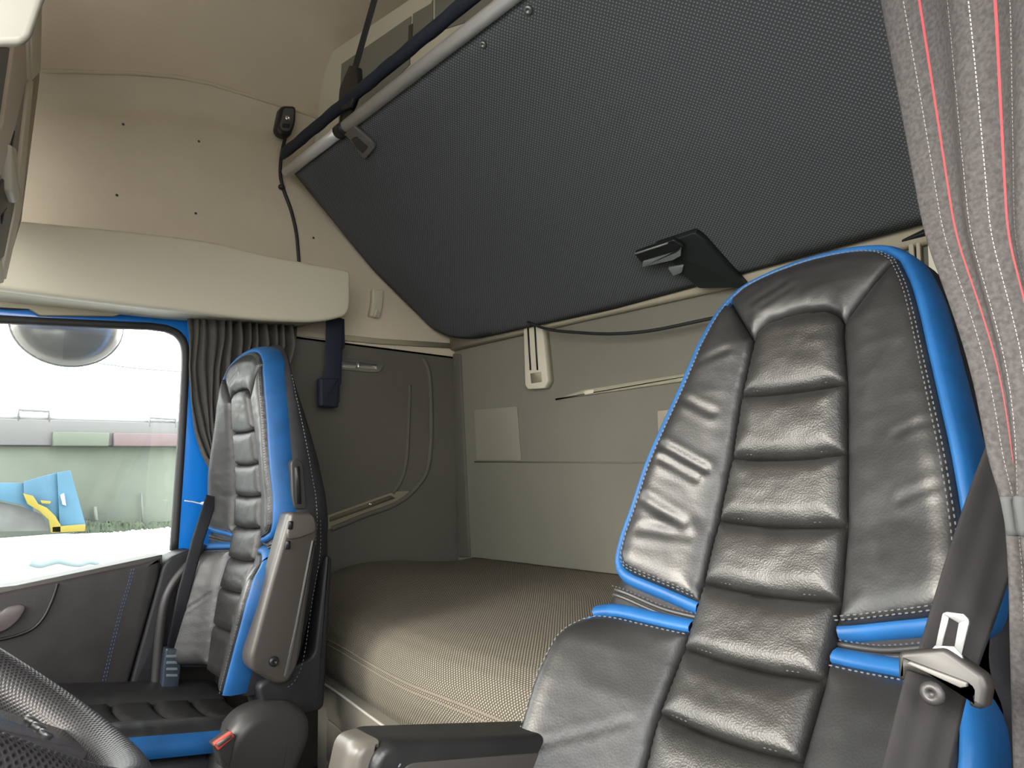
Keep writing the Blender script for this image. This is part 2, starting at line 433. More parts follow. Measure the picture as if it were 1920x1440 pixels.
br = thing('wall_slider', 'beige plastic slotted slider bracket hanging at top of the rear wall', 'bracket', onY(1000, 670, YR))
rp = rounded([onY(px, py, YR - .035) for px, py in [(981, 608), (1016, 606), (1027, 715), (1020, 728), (990, 730), (984, 722)]], .006)
link('bracket_body', prism(rp, (0, .035, 0), .004), br, TRAYM)
for x0, x1 in ((988, 991), (1001, 1004)):
    q = [onY(px, py, YR - .0365) for px, py in [(x0, 612), (x1, 612), (x1 + 5, 694), (x0 + 5, 694)]]
    link('slot', prism(q, (0, .004, 0)), br, BLKP)
q = [onY(px, py, YR - .0366) for px, py in [(994, 700), (1014, 697), (1016, 716), (996, 719)]]
link('foot_cap', prism(rounded(q, .003), (0, .003, 0)), br, TRIMM)
rr = thing('grab_recess', 'long beige ridge moulded in the rear wall right of the slider bracket', 'moulding', onY(1150, 730, YR))
rp = rounded([onY(px, py, YR - .010) for px, py in [(1040, 749), (1092, 731), (1330, 693), (1620, 646), (1620, 664), (1330, 708), (1100, 741)]], .004)
link('ridge', prism(rp, (0, .010, 0), .003), rr, mat('ridge_beige', (.29, .275, .20), .6))
rp = rounded([onY(px, py, YR - .012) for px, py in [(1092, 733), (1112, 730), (1112, 737), (1096, 740)]], .003)
link('ridge_end', prism(rp, (0, .010, 0), .002), rr, TRAYM)
# small step line across the rear wall
struct('trim_7', tube([onY(890, 866, YR), onY(1700, 870, YR)], .003, 8), REARM, True)
# ribs beside driver's curtain
rb = thing('rear_wall_ribs', 'beige vertical plastic ribs on rear wall next to the striped curtain', 'moulding', onY(1725, 480, YR))
for x0, x1, m_ in ((1702, 1712, TRIMM), (1716, 1724, TRIMM), (1738, 1762, TRAYM)):
    q = [onY(px, py, YR - .03) for px, py in [(x0, 440), (x1, 440), (x1 + 6, 560), (x0 + 6, 560)]]
    link('rib', prism(q, (0, .03, 0), .003), rb, m_)

# coat hook on the upper side wall
hk = thing('coat_hook', 'small beige plastic coat hook on the headliner under the raised bunk', 'hook', onX(706, 572, XW))
q = rounded([onX(px, py, XW + .022) for px, py in [(700, 542), (720, 544), (717, 575), (712, 596), (695, 593), (699, 566)]], .006)
link('hook_plate', prism(q, (-.022, 0, 0), .004), hk, TRAYM)
link('hook_lip', tube(catmull([onX(704, 586, XW + .02), onX(703, 592, XW + .035), onX(706, 580, XW + .045)], 5), .006, 8), hk, TRAYM)

# hanging belt loop by the seat
hs = thing('hanging_strap', 'navy webbing loop hanging down from under the beige side tray', 'strap', onX(625, 610, -2.12))
q = rounded([onX(px, py, -2.10) for px, py in [(612, 596), (642, 596), (638, 700), (637, 755), (602, 755), (603, 715), (610, 690)]], .006)
link('webbing', prism(q, (-.004, 0, 0), .001), hs, NAVY)
q = rounded([onX(px, py, -2.125) for px, py in [(622, 596), (646, 598), (647, 652), (642, 656), (640, 720), (618, 760)]], .004)
link('webbing', prism(q, (-.004, 0, 0), .001), hs, NAVY)
q = rounded([onX(px, py, -2.096) for px, py in [(601, 708), (637, 708), (636, 764), (602, 762)]], .008)
link('loop_end', prism(q, (-.028, 0, 0), .008), hs, NAVY)

# remote control with its cable
rc = thing('remote_control', 'black handheld remote clipped to the roof lining seam, trailing a cable', 'remote', onX(538, 225, XW + .03))
q = rounded([onX(px, py, XW + .055) for px, py in [(528, 197), (556, 198), (555, 230), (546, 256), (527, 252), (519, 240)]], .018)
link('shell', prism(q, (-.035, 0, 0), .010), rc, BLKP)
q = rounded([onX(px, py, XW + .058) for px, py in [(533, 202), (552, 203), (550, 230), (543, 246), (529, 244), (525, 236)]], .012)
link('face_plate', prism(q, (-.006, 0, 0), .002), rc, mat('remote_grey', (.12, .12, .12), .35, metal=.4))
screw(onX(539, 222, XW + .060), (1, 0, 0), .010, 'button', rc, CHR)
q = rounded([onX(px, py, XW + .060) for px, py in [(530, 231), (545, 232), (543, 240), (530, 239)]], .006)
link('rocker', prism(q, (-.004, 0, 0), .001), rc, BLKP)
cb = catmull([onX(px, py, XW + .012) for px, py in [(536, 254), (528, 290), (526, 330), (534, 362), (546, 395), (556, 440), (561, 500)]], 8)
link('cable', tube(cb, .0065, 8), rc, RUB)
link('cable_tie', lathe(onX(528, 351, XW + .012), (0, .2, 1), [(.008, -.008), (.012, -.004), (.012, .004), (.008, .008)], 10), rc, BLKP)

# tiny trim buttons pressed in the headliner
for i, (px, py) in enumerate([(231, 233), (373, 265), (219, 366), (588, 446), (367, 400)]):
    o = link('trim_button', lathe(onX(px, py, XW + .001), (1, 0, 0), [(.002, -.002), (.0045, 0), (.003, .002)], 10), None, GRYL)
    origin(o, onX(px, py, XW)); tag(o, 'tiny dark fastener in the beige headliner, %s' % ['upper left one', 'upper middle one', 'lower left one above the tray', 'beside the cable and bunk edge', 'faint smudged one above the middle of the tray'][i], 'fastener', 'fasteners in the headliner')

# ---- passenger side overhead tray
XT = -1.98
tr = thing('overhead_tray', 'long smooth beige plastic tray above the passenger window', 'tray', onX(350, 520, XT - .1))
q = rounded([onX(px, py, XT) for px, py in [(-160, 392), (40, 413), (250, 433), (400, 452), (480, 473), (560, 489), (658, 507), (657, 590), (600, 604), (500, 601), (350, 584), (180, 565), (0, 541), (-160, 522)]], [.0, 0, .1, .1, .06, .06, .022, .04, .06, .1, .1, .1, .0, 0], 6)
link('tray_front', prism(q, (-.03, 0, 0), .012), tr, TRAYM)
q2 = rounded([onX(px, py, XT - .02) for px, py in [(-160, 398), (40, 419), (250, 439), (400, 458), (560, 497), (650, 516), (650, 585), (600, 598), (350, 578), (0, 538), (-160, 519)]], .02)
link('tray_body', prism(q2, (-.18, 0, 0)), tr, TRAYM)
# under-edge strip over the door, with clips
q = [onX(px, py, -2.165) for px, py in [(-160, 548), (0, 556), (140, 566), (300, 580), (350, 584), (350, 597), (240, 584), (215, 592), (75, 590), (55, 578), (-160, 566)]]
link('lower_strip', prism(q, (-.02, 0, 0), .002), tr, TRIMM)
q = rounded([onX(px, py, -2.155) for px, py in [(236, 563), (300, 570), (352, 574), (352, 581), (300, 578), (240, 571)]], .004)
link('roller_cover', prism(q, (-.02, 0, 0), .002), tr, CREAM)
q = rounded([onX(px, py, -2.150) for px, py in [(294, 571), (332, 575), (334, 580), (296, 576)]], .003)
link('latch', prism(q, (-.01, 0, 0), .001), tr, GRYP)

# ---- front overhead locker at the left edge of view
P0 = onX(75, 200, XW + .005); P1 = Vector((-1.25, .07, P0.z)); NL = Vector((P1.y - P0.y, -(P1.x - P0.x), 0)).normalized()
if NL.y < 0: NL = -NL
fl = thing('front_locker', 'beige framed front overhead locker at the far left with dark compartments', 'locker', P0 + Vector((.3, -.1, 0)))
def fpl(pts, out, dep_, name, m, bev=.003, par=None, r=.0):
    q = [onP(max(-70, px), py, P0 + NL * out * .35, NL) for px, py in pts]; dep_ = dep_ if dep_ > .06 else dep_ * .35 + .004
    if r: q = rounded(q, r)
    return link(name, prism(q, -NL * dep_, bev), par or fl, m)
fpl([(-120, -60), (78, -60), (74, 150), (40, 413), (6, 530), (-30, 540), (-120, 520)], 0, .10, 'cabinet_body', mat('locker_taupe', (.36, .31, .26), .6), 0)
fpl([(76, -60), (81, -60), (76, 135), (62, 150), (60, 60)], .03, .03, 'edge_strip', mat('edge_beige', (.64, .58, .48), .5))
fpl([(62, -60), (74, -60), (70, 140), (58, 155), (53, 150), (55, 0)], .02, .03, 'edge_strip', mat('edge_beige', (.64, .58, .48), .5))
fpl([(56, 150), (63, 152), (42, 390), (12, 524), (4, 524), (28, 400)], .02, .03, 'edge_strip', mat('edge_beige', (.64, .58, .48), .5))
fpl([(28, 80), (48, 60), (50, 150), (30, 235), (2, 330), (-60, 420), (-60, 330), (5, 240)], .03, .03, 'door_frame', mat('taupe_plastic', (.55, .46, .38), .55))
fpl([(-120, 90), (24, 90), (3, 235), (-60, 300), (-120, 300)], .012, .03, 'compartment', mat('grey_net', (.19, .185, .175), .85))
fpl([(-50, 440), (8, 335), (29, 245), (22, 300), (36, 360), (30, 372), (8, 482), (-50, 520)], .012, .03, 'compartment', GRYD)
fpl([(3, 405), (14, 390), (8, 418), (4, 420)], .016, .01, 'slot', BLKP, 0)
fpl([(23, 272), (32, 278), (39, 372), (31, 382), (24, 360)], .05, .05, 'handle', TRAYM, .006, r=.008)
fpl([(-40, 480), (4, 488), (9, 524), (-40, 560)], .03, .03, 'corner_cap', TRAYM)
# cream visor corner, close to the lens
sv = thing('sun_visor', 'glossy cream plastic corner of the visor at the top left edge of view', 'visor', dep(20, 40, .8))
q = rounded([dep(px, py, .8) for px, py in [(-160, -160), (122, -160), (84, 0), (58, 74), (40, 88), (-160, 90)]], [0, 0, .0, .02, .02, 0])
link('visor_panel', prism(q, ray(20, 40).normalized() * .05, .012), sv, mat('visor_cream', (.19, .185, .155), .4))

# ---- rear roof locker with mesh panels above the bunk
NB = Vector((-.13, .99, 0)).normalized(); PB = onX(598, 110, XW + .02)
rl = thing('roof_locker', 'beige framed roof locker with grey mesh panels above the raised bunk', 'locker', PB + Vector((.4, .2, 0)))
def bpl(pts, out, d2, name, m, bev=.003, r=0):
    q = [onP(px, py, PB - NB * out, NB) for px, py in pts]
    if r: q = rounded(q, r)
    return link(name, prism(q, NB * d2, bev), rl, m)
bpl([(604, 108), (800, -24), (1100, -230), (1100, -40), (880, 60), (640, 330), (588, 330), (590, 240)], 0, .05, 'locker_frame', CREAM, .006)
bpl([(640, 120), (770, 30), (768, 90), (768, 120), (700, 190), (636, 300), (635, 220)], .004, .02, 'mesh_panel', MESHM, .001)
bpl([(774, 26), (808, 6), (811, -2), (811, 50), (772, 82)], .004, .02, 'mesh_panel', MESHM, .001)
bpl([(815, -4), (1000, -120), (1000, 0), (815, 60)], .004, .02, 'mesh_panel', MESHM, .001)
bpl([(766, 48), (773, 44), (771, 90), (764, 94)], .008, .02, 'divider', GRYL, .001)

# ================================================================== UPPER BUNK (folded up at the front)
BF = onX(541, 325, -2.13); zb = 1.555; yb = 1.735
XBR = .10
bdir = Vector((0, yb - BF.y, zb - BF.z)); bl = bdir.length; bdir.normalize(); bn = Vector((0, -abs(bdir.z), -bdir.y)).normalized()
if bn.dot(bdir) != 0: bn = Vector((1, 0, 0)).cross(bdir).normalized(); bn = bn if bn.z < 0 else -bn
bunk = thing('upper_bunk', 'raised upper bunk covered underneath in dark dotted charcoal fabric', 'bunk', Vector((-1.0, yb, zb)))
def bp(x, s, o=0): return Vector((x, BF.y, BF.z)) + bdir * s + bn * o
def bunk_at(px, py):
    q = onP(px, py, bp(0, 0), bn); return (q.x, (q - bp(0, 0)).dot(bdir))
outl = [bunk_at(545, 350), bunk_at(548, 322)]; outl[1] = (outl[1][0], .012)
outl = [outl[1], (XBR, .012), (XBR, bl - .01), bunk_at(1150, 580), bunk_at(880, 638), bunk_at(822, 628), bunk_at(700, 507)]
# underside: slightly cushioned panel built on a grid so the fabric has UVs in metres
poly = np.array([tuple(p.to_2d()) for p in rounded([Vector((a, b, 0)) for a, b in outl], [.01, .01, .03, .0, .10, .10, .02], 6)])
me = pillow(poly, lambda u, v, w_: bp(u, v, w_), lambda u, v: 0, H=.008, r=.04, step=.03, skirt=.04)
ul = me.uv_layers.new(name='UVMap')
for p in me.polygons:
    for li, vi in zip(p.loop_indices, p.vertices):
        c = me.vertices[vi].co; ul.data[li].uv = (c.x, (c - Vector((0, BF.y, BF.z))).dot(bdir))
o = link('bunk_base', me, bunk, BUNKM)
# bed frame above
me = prism([bp(a, b, -.02) for a, b in [tuple(q) for q in poly]], -bn * .03)
link('bunk_frame', me, bunk, BLKP, False)
# aluminium rail, split by the strap slot
def railseg(x0, x1): return tube([bp(x0, -.006, .004), bp(x1, -.006, .004)], .019, 16)
xs_ = onP(645, 245, bp(0, 0), Vector((0, -1, .1)).normalized()).x
link('front_rail', railseg(-2.13, xs_ - .022), bunk, ALU)
link('front_rail', railseg(xs_ + .022, XBR), bunk, ALU)
link('rail_clamp', tube([bp(xs_ - .024, -.006, .004), bp(xs_ + .024, -.006, .004)], .0215, 14), bunk, BLKP)
link('rolled_net', tube([bp(-2.135, -.05, -.036) + Vector((0, 0, .0))] + [bp(x, -.056 + .0008 * math.sin(x * 40), -.036) for x in np.linspace(-2.10, XBR, 70)], [.010] + [.0185 + .0007 * math.sin(i * 1.9) for i in range(70)], 10), bunk, NAVY)
# latch plate on the underside
lt = [(xs_ + .0, .010), (xs_ + .055, .012), (xs_ + .085, .085), (xs_ + .075, .10), (xs_ + .035, .10), (xs_ - .01, .03)]
def bx_(px, py, o=0): 
    q = onP(px, py, bp(0, 0, o), bn); return q
q = rounded([bx_(px, py, .020) for px, py in [(640, 238), (658, 232), (699, 268), (703, 277), (686, 298), (680, 298), (652, 258), (640, 250)]], .006)
lt = link('latch_plate', prism(q, -bn * .014, .003), bunk, GRYP)
q = rounded([bx_(px, py, .022) for px, py in [(658, 262), (668, 256), (690, 276), (680, 288), (668, 279)]], .004)
link('latch_button', prism(q, -bn * .006, .001), lt, GRYD)
for px, py, r_ in ((991, 18, .011), (906, 83, .009)): screw(bx_(px, py, .009), bn, r_, 'screw', bunk, mat('dull_steel', (.25, .25, .26), .4, metal=.8))
# folding release handle near the back edge
q = rounded([bx_(px, py, .030) for px, py in [(1225, 462), (1302, 437), (1318, 448), (1400, 540), (1310, 541), (1268, 505), (1255, 480)]], .006)
hp = link('handle_plate', prism(q, -bn * .024, .003), bunk, mat('handle_dark_green', (.012, .018, .018), .5))
q = rounded([bx_(px, py, .050) for px, py in [(1188, 476), (1262, 450), (1282, 462), (1275, 475), (1206, 496)]], .006)
link('lever', prism(q, -bn * .014, .003), hp, BLKP)
q = [bx_(px, py, .052) for px, py in [(1190, 475), (1252, 455), (1252, 458), (1192, 478)]]
link('lever_edge', prism(q, -bn * .002), hp, mat('edge_grey', (.3, .3, .3), .5))
q = rounded([bx_(px, py, .056) for px, py in [(1205, 491), (1268, 473), (1277, 465), (1276, 480), (1262, 488), (1204, 501)]], .003)
link('lever_lip', prism(q, -bn * .006, .001), hp, mat('lever_grey', (.17, .19, .19), .5))
q = rounded([bx_(px, py, .040) for px, py in [(1252, 503), (1282, 498), (1278, 512), (1262, 518)]], .004)
link('thumb_tab', prism(q, -bn * .008, .002), hp, mat('lever_grey', (.17, .19, .19), .5))
# strap holding the bunk
st = thing('bunk_strap', 'black webbing strap running from the roof down to the bunk rail', 'strap', bp(xs_, -.02, -.02) + Vector((0, 0, .6)))
s0 = bp(xs_, -.02, -.028); s1 = onP(655, 165, s0 + Vector((0, -.02, 0)), (0, 1, 0)); s2 = onP(702, 0, s0 + Vector((0, -.04, 0)), (0, 1, 0)); s3 = s1 + (s2 - s1) * 1.35
link('webbing', tube([s0 + Vector((0, 0, -.03)), s0, s1, s2, s3], .0022, 12, flat=((1, .15, 0), .0125)), st, BLKW)
q = rounded([onP(px, py, s1 + Vector((0, -.014, 0)), (0, 1, 0)) for px, py in [(636, 165), (654, 122), (668, 124), (670, 160), (656, 200), (640, 206), (634, 190)]], .006)
link('strap_buckle', prism(q, (0, .02, 0), .004), st, BLKP)
q = rounded([onP(px, py, s0 + Vector((0, -.018, 0)), (0, 1, 0)) for px, py in [(640, 196), (658, 190), (660, 228), (640, 243), (636, 226)]], .006)
link('strap_hook', prism(q, (0, .012, 0), .003), st, BLKP)
# cord sagging under the back of the bunk
cc = catmull([onY(px, py, 1.72) for px, py in [(990, 604), (1030, 618), (1090, 624), (1150, 626), (1220, 620), (1310, 602), (1400, 582), (1550, 545), (1660, 512)]], 8)
single('pull_cord', tube(cc, .0055, 8), RUB, 'thin black cord sagging along the rear wall under the bunk', 'cord', cc[0])
q = [bx_(px, py, .002) for px, py in [(1690, 452), (1738, 434), (1745, 440), (1738, 446), (1690, 470)]]
link('hinge_strip', prism(rounded(q, .004), -bn * .02, .002), bunk, BLKP)

# ================================================================== LOWER BUNK MATTRESS AND CABINET
YM = .985
def ysh(x): return -.085 * sm0((x + 1.95) / .8) * (1 - sm0((x + .85) / .35))
def sm0(t): t = max(0, min(1, t)); return t * t * (3 - 2 * t)
mt = thing('mattress', 'grey-brown dotted fabric mattress of the lower bunk along the rear wall', 'mattress', (-1.0, 1.4, .41))
mz0, mz1 = .405, .595
X0m, X1m = -2.17, .2
def mfn(s, t):
    # profile: front bottom -> front top (rounded) -> back
    x = X0m + (X1m - X0m) * s
    prof = mprof; k = t * (len(prof) - 1); i = int(min(k, len(prof) - 2)); f = k - i
    y, z = [prof[i][j] * (1 - f) + prof[i + 1][j] * f for j in (0, 1)]
    e = max(0, 1 - min((x - X0m) / .12, 1)); 
    edge = (1 - math.cos(e * math.pi / 2)) if e > 0 else 0
    hh = (z - mz0) / (mz1 - mz0)
    # left front corner rounding in plan
    y += .10 * edge * (1 if y < 1.3 else 0) + ysh(x) * max(0, 1 - max(0, y - YM) / .5)
    z -= .035 * edge * max(0, hh)
    z += .075 * sm0((-1.55 - x) / .6) * sm0((y - YM - .02) / .20) * (1 - sm0((y - 1.25) / .5)) * (1 if hh > .5 else 0)
    z += .003 * noise.noise(Vector((x * 3, y * 3, 0)))
    y += .006 * noise.noise(Vector((x * 4, z * 9, 5)))
    return Vector((x, y, z))
mprof = [(YM + .01, mz0), (YM - .004, mz0 + .03), (YM - .012, mz0 + .075), (YM - .010, mz0 + .10), (YM + .004, mz0 + .14), (YM + .028, mz0 + .168), (YM + .065, mz0 + .187), (YM + .12, mz0 + .196)] + [(YM + .12 + (YR - .03 - YM - .12) * k / 8, mz0 + .196 + .045 * (k / 8)) for k in range(1, 9)] + [(YR - .01, mz0)]
cum = [0]
for a, b in zip(mprof[:-1], mprof[1:]): cum.append(cum[-1] + math.hypot(a[0] - b[0], a[1] - b[1]))
def muv(s, t):
    k = t * (len(mprof) - 1); i = int(min(k, len(mprof) - 2)); return ((X1m - X0m) * s, cum[i] + (cum[i + 1] - cum[i]) * (k - i))
link('mattress_cover', grid(mfn, 120, 4 * (len(mprof) - 1), muv), mt, MATTM)
def mpt(x, t, o=.002):
    q = mfn((x - X0m) / (X1m - X0m), t); return q + Vector((0, -o, o * .6))
tS = 3.3 / (len(mprof) - 1)
link('seam_piping', tube([mpt(x, tS) for x in np.linspace(X0m + .01, X1m, 80)], .0022, 6), mt, MATTP)
link('seam_piping', tube([mpt(x, tS - .018) for x in np.linspace(X0m + .01, X1m, 80)], .0014, 6), mt, MATTP)
cbn = thing('bunk_cabinet', 'grey plastic storage cabinet with drawers under the lower bunk mattress', 'cabinet', (-1.0, 1.2, 0))
yc = .98
q = [onY(px, py, yc - .012) for px, py in [(583, 1255), (612, 1264), (800, 1372), (800, 1420)]]
zt = .404; zb2 = .338
xs2 = [-1.905 + (2.105) * k / 30 for k in range(31)]
link('top_rail', merge([prism([(a, yc - .012 + ysh(a), zt), (a, yc - .012 + ysh(a), zb2), (a, yc + .7, zb2), (a, yc + .7, zt)], (b - a, ysh(b) - ysh(a), 0), 0) for a, b in zip(xs2[:-1], xs2[1:])]), cbn, CABM, False)
link('rail_lip', tube([(x, yc - .014 + ysh(x), zt - .003) for x in xs2], .0035, 8), cbn, mat('pale_lip', (.34, .33, .30), .35))
link('cabinet_body', prism([(-1.86, yc + .004, zb2), (.2, yc + .004, zb2), (.2, yc + .004, .02), (-1.86, yc + .004, .02)], (0, .78, 0)), cbn, mat('cabinet_dark', (.05, .048, .044), .6), False)
link('side_post', prism([(-1.86, yc - .006, zb2 - .003), (-1.80, yc - .006, zb2 - .003), (-1.80, yc - .006, .02), (-1.86, yc - .006, .02)], (0, .05, 0), .003), cbn, CABM)
xk = [-1.795, -1.40, -1.00, -.60, -.2, .2]
for a, b in zip(xk[:-1], xk[1:]):
    for z0_, z1_ in ((.305, .337), (.19, .300), (.02, .184)):
        dr = link('drawer', prism(rounded([(a, yc - .004 + ysh(a), z1_), (b - .006, yc - .004 + ysh(b), z1_), (b - .006, yc - .004 + ysh(b), z0_), (a, yc - .004 + ysh(a), z0_)], .005), (0, .03, 0), .003), cbn, CABM)
    gp = link('grip', prism(rounded([(a + .05, yc - .008 + ysh(a + .05), .165), (b - .06, yc - .008 + ysh(b - .06), .165), (b - .06, yc - .008 + ysh(b - .06), .12), (a + .05, yc - .008 + ysh(a + .05), .10)], .012), (0, .01, 0), .002), dr, GRYD)

# ================================================================== SEATS
HWV = [-.80, -.70, -.60, -.50, -.40, -.30, -.20, -.10, 0]; HWU = [.078, .086, .095, .097, .098, .094, .087, .082, .070]
def hw(v): return float(np.interp(v, HWV, HWU))
CRP = [(.215, -.82), (.235, -.74), (.254, -.66), (.266, -.58), (.268, -.53), (.258, -.485), (.243, -.455), (.237, -.42), (.240, -.37), (.237, -.33), (.227, -.26), (.209, -.16), (.187, -.06), (.170, .02), (.150, .08), (.115, .128), (.062, .152), (0, .160)]
WV = [-.82, -.795, -.69, -.58, -.5, -.4, -.3, -.2, -.09, .0, .07, .12, .16]; WW = [.034, .032, .018, -.001, -.024, -.040, -.042, -.034, -.019, -.008, -.006, -.012, -.026]
def wprof(v): return float(np.interp(v, WV, WW))
_or = sorted([(p[1], p[0]) for p in CRP]); ORV = [a for a, b in _or]; ORU = [b for a, b in _or]
def outerU(v): return float(np.interp(v, ORV, ORU))
def sm(t): t = max(0, min(1, t)); return t * t * (3 - 2 * t)
def sbase(u, v):
    b = .040 * sm((-.45 - v) / .08) + .036
    b *= 1 - .68 * sm((v + .24) / .22)
    if v > -.05: b *= max(0, 1 - (v + .05) / .15)
    h_ = hw(v); k = sm((abs(u) - h_) / max(.03, outerU(v) - h_)); return wprof(v) + b * k

def make_seat(root, p0, rec, yaw, s, cushion, side, armrest):
    a = math.radians(rec); Rz = Matrix.Rotation(math.radians(yaw), 3, 'Z')
    n = Rz @ Vector((0, -math.cos(a), math.sin(a))); vv = Rz @ Vector((0, math.sin(a), math.cos(a))); uu = Rz @ Vector((1, 0, 0)); P = Vector(p0)
    T = lambda u, v, w_: P + (uu * u + vv * v + n * w_) * s
    L = lambda name, me, m, par=root, smooth=True: link(name, me, par, m, smooth)
    # pleated centre panel
    seams = [None, -.095, -.198, -.298, -.395, -.492, -.582, -.690, -.82]
    top = [(.070, 0), (.064, .016), (.048, .028), (.022, .033), (0, .034), (-.022, .033), (-.048, .028), (-.064, .016), (-.070, 0)]
    for i in range(8):
        lo = seams[i + 1]; sg = lambda x, v: (x, v - .006 * (1 - (x / .09) ** 2))
        if i == 0: pl = [(hw(v), v) for v in np.linspace(lo, -.01, 6)] + top + [(-hw(v), v) for v in np.linspace(-.01, lo, 6)] + [sg(x, lo) for x in np.linspace(-.07, .07, 7)]
        else:
            hi = seams[i]
            pl = [sg(x, lo) for x in np.linspace(-.07, .07, 7)] + [(hw(v), v) for v in np.linspace(lo, hi, 6)] + [sg(x, hi) for x in np.linspace(.07, -.07, 7)] + [(-hw(v), v) for v in np.linspace(hi, lo, 6)]
        L('pleat', pillow(pl, T, sbase, H=.019, r=.034, step=.006, wr=.0012, seed=i * 3.1), NAP)
    # head panel
    OUT = [(.137, .100), (.115, .124), (.088, .139), (.062, .148), (.03, .154), (0, .156)]; OUT = OUT + [(-x, y) for x, y in OUT[:-1][::-1]]
    hp_ = OUT + [(-.073, .002), (-.064, .018), (-.048, .030), (-.022, .035), (0, .036), (.022, .035), (.048, .030), (.064, .018), (.073, .002)]
    L('head_panel', pillow(hp_, T, sbase, H=.016, r=.035, step=.006, wr=.0010, seed=7, creases=[((-.08, .07), (-.03, .10), .0015, .006), ((-.06, .06), (-.01, .085), .0012, .005)]), BLK)
    # bolsters
    UO = [(.098, -.424), (.150, -.414), (.205, -.405), (.226, -.396), (.236, -.378), (.237, -.34), (.231, -.29), (.220, -.22), (.205, -.15), (.187, -.07), (.172, .0), (.158, .05), (.139, .098)]
    for sg_, seed in ((1, 11), (-1, 23)):
        pl = UO + [(.074, .0)] + [(hw(v) + .001, v) for v in np.linspace(-.02, -.41, 24)]
        pl = [(sg_ * x, y) for x, y in pl]
        cr_ = []
        if side > 0: cr_ = []
        elif sg_ < 0: cr_ = [((-.20, -.19), (-.12, -.225), .006, .006), ((-.19, -.215), (-.13, -.24), .004, .006), ((-.21, -.285), (-.14, -.315), .005, .007), ((-.19, -.10), (-.12, -.13), .003, .006), ((-.20, -.335), (-.13, -.33), .003, .007), ((-.17, -.04), (-.11, -.02), .002, .006)]
        else: cr_ = [((.215, -.26), (.17, -.275), .002, .005), ((.205, -.18), (.16, -.19), .002, .005)]
        L('upper_bolster', pillow(pl, T, sbase, H=.018, r=.035, step=.006, wr=.0007, creases=[(a_, b_, c_ * .6, d_) for a_, b_, c_, d_ in cr_], seed=seed), BLK)
        LO = [(.099, -.468), (.15, -.470), (.205, -.473), (.235, -.482), (.252, -.505), (.259, -.54), (.257, -.60), (.247, -.66), (.232, -.73), (.212, -.81)]
        pl = LO + [(hw(v) + .001, v) for v in np.linspace(-.81, -.475, 22)]
        pl = [(sg_ * x, y) for x, y in pl]
        L('lower_bolster', pillow(pl, T, sbase, H=.020, r=.04, step=.007, wr=.0006, seed=seed + 5, creases=[((sg_ * .12, -.60), (sg_ * .22, -.68), .0015, .004)]), BLK)
    # blue border: upper ring and two lower wraps
    def sweep(cont, rows, closed=False):
        N = len(cont); V = []; Fc = []
        nr = []
        for i in range(N):
            p_ = Vector(cont[max(0, i - 1)]); q_ = Vector(cont[min(N - 1, i + 1)]); t = (q_ - p_).normalized(); nr.append(Vector((t.y, -t.x)))
        for i in range(N):
            u, v = cont[i]; b_ = sbase(u, v)
            for (of, dw) in rows:
                dd = dw(v) if callable(dw) else dw; o_ = of(v) if callable(of) else of
                V.append(T(u + nr[i].x * o_, v + nr[i].y * o_, b_ + dd))
        K = len(rows)
        for i in range(N - 1):
            for k in range(K - 1): Fc.append((i * K + k, (i + 1) * K + k, (i + 1) * K + k + 1, i * K + k + 1))
        return mesh(V, Fc)
    rows = [(-.002, -.006), (.001, .003), (.006, .006), (.012, .001), (.018, -.010), (.023, -.032), (.024, -.050), (.022, -.058)]
    rows_lo = [(-.002, -.006), (.002, -.002), (.006, -.008), (.012, -.024), (.017, -.042), (.018, -.052), (.016, -.058)]
    band = [(-.002, -.006), (.001, .003), (.006, .005), (.013, .002), (.018, -.010), (.018, -.030)]
    c_up = [tuple(q) for q in catmull([(x, y, 0) for x, y in UO], 3)]; c_up = [(q[0], q[1]) for q in c_up]
    arc = [(q[0], q[1]) for q in catmull([(x, y, 0) for x, y in [(.139, .098)] + OUT[1:-1] + [(-.139, .098)]], 3)]
    side_r = [p for p in c_up if p[1] > -.397]; bot_r = [p for p in c_up if p[1] <= -.390]
    ring = side_r + arc[1:-1] + [(-x, y) for x, y in side_r[::-1]]
    L('blue_border', sweep(ring, rows), BLU)
    for sg_ in (1, -1):
        b_ = [(sg_ * x, y) for x, y in bot_r]; b_ = b_ if sg_ > 0 else b_[::-1]
        L('blue_band', sweep(b_, band), BLU)
        lo_ = [(q[0], q[1]) for q in catmull([(x, y, 0) for x, y in LO], 3)][::-1]
        sd1 = [p for p in lo_ if p[1] < -.480]; tb = [p for p in lo_ if p[1] >= -.484]
        # side piece
        c_ = [(sg_ * x, y) for x, y in sd1]; c_ = c_ if sg_ > 0 else c_[::-1]
        L('blue_border', sweep(c_, rows_lo if sg_ < 0 else rows), BLU)
        c_ = [(sg_ * x, y) for x, y in tb]; c_ = c_ if sg_ > 0 else c_[::-1]
        L('blue_band', sweep(c_, [(-.002, -.006), (.001, .004), (.006, .006), (.013, .002), (.020, -.008), (.022, -.030)]), BLU)
        # double piping in the split
        for vv_, r_ in ((-.4435, .0034), (-.4515, .0030)):
            L('lumbar_piping', tube([T(sg_ * x, vv_ + .012 * sm((x - .14) / .1) - .010 * 0, sbase(sg_ * x, vv_) - .010) for x in np.linspace(.095, .234, 14)], r_ * s, 8), GRYD)
    # padding behind everything, closes the gaps
    cont = [(q[0], q[1]) for q in catmull([(x, y, 0) for x, y in CRP], 4)]
    full = cont + [(-x, y) for x, y in cont[::-1][1:]]
    L('padding', pillow(full, T, lambda u, v: sbase(u, v) - .016, H=.004, r=.02, step=.016, skirt=.03), SHELL)
    DV = [-.82, -.6, -.4, -.2, -.1, 0, .1, .16]; DD = [.20, .19, .17, .15, .125, .10, .075, .062]
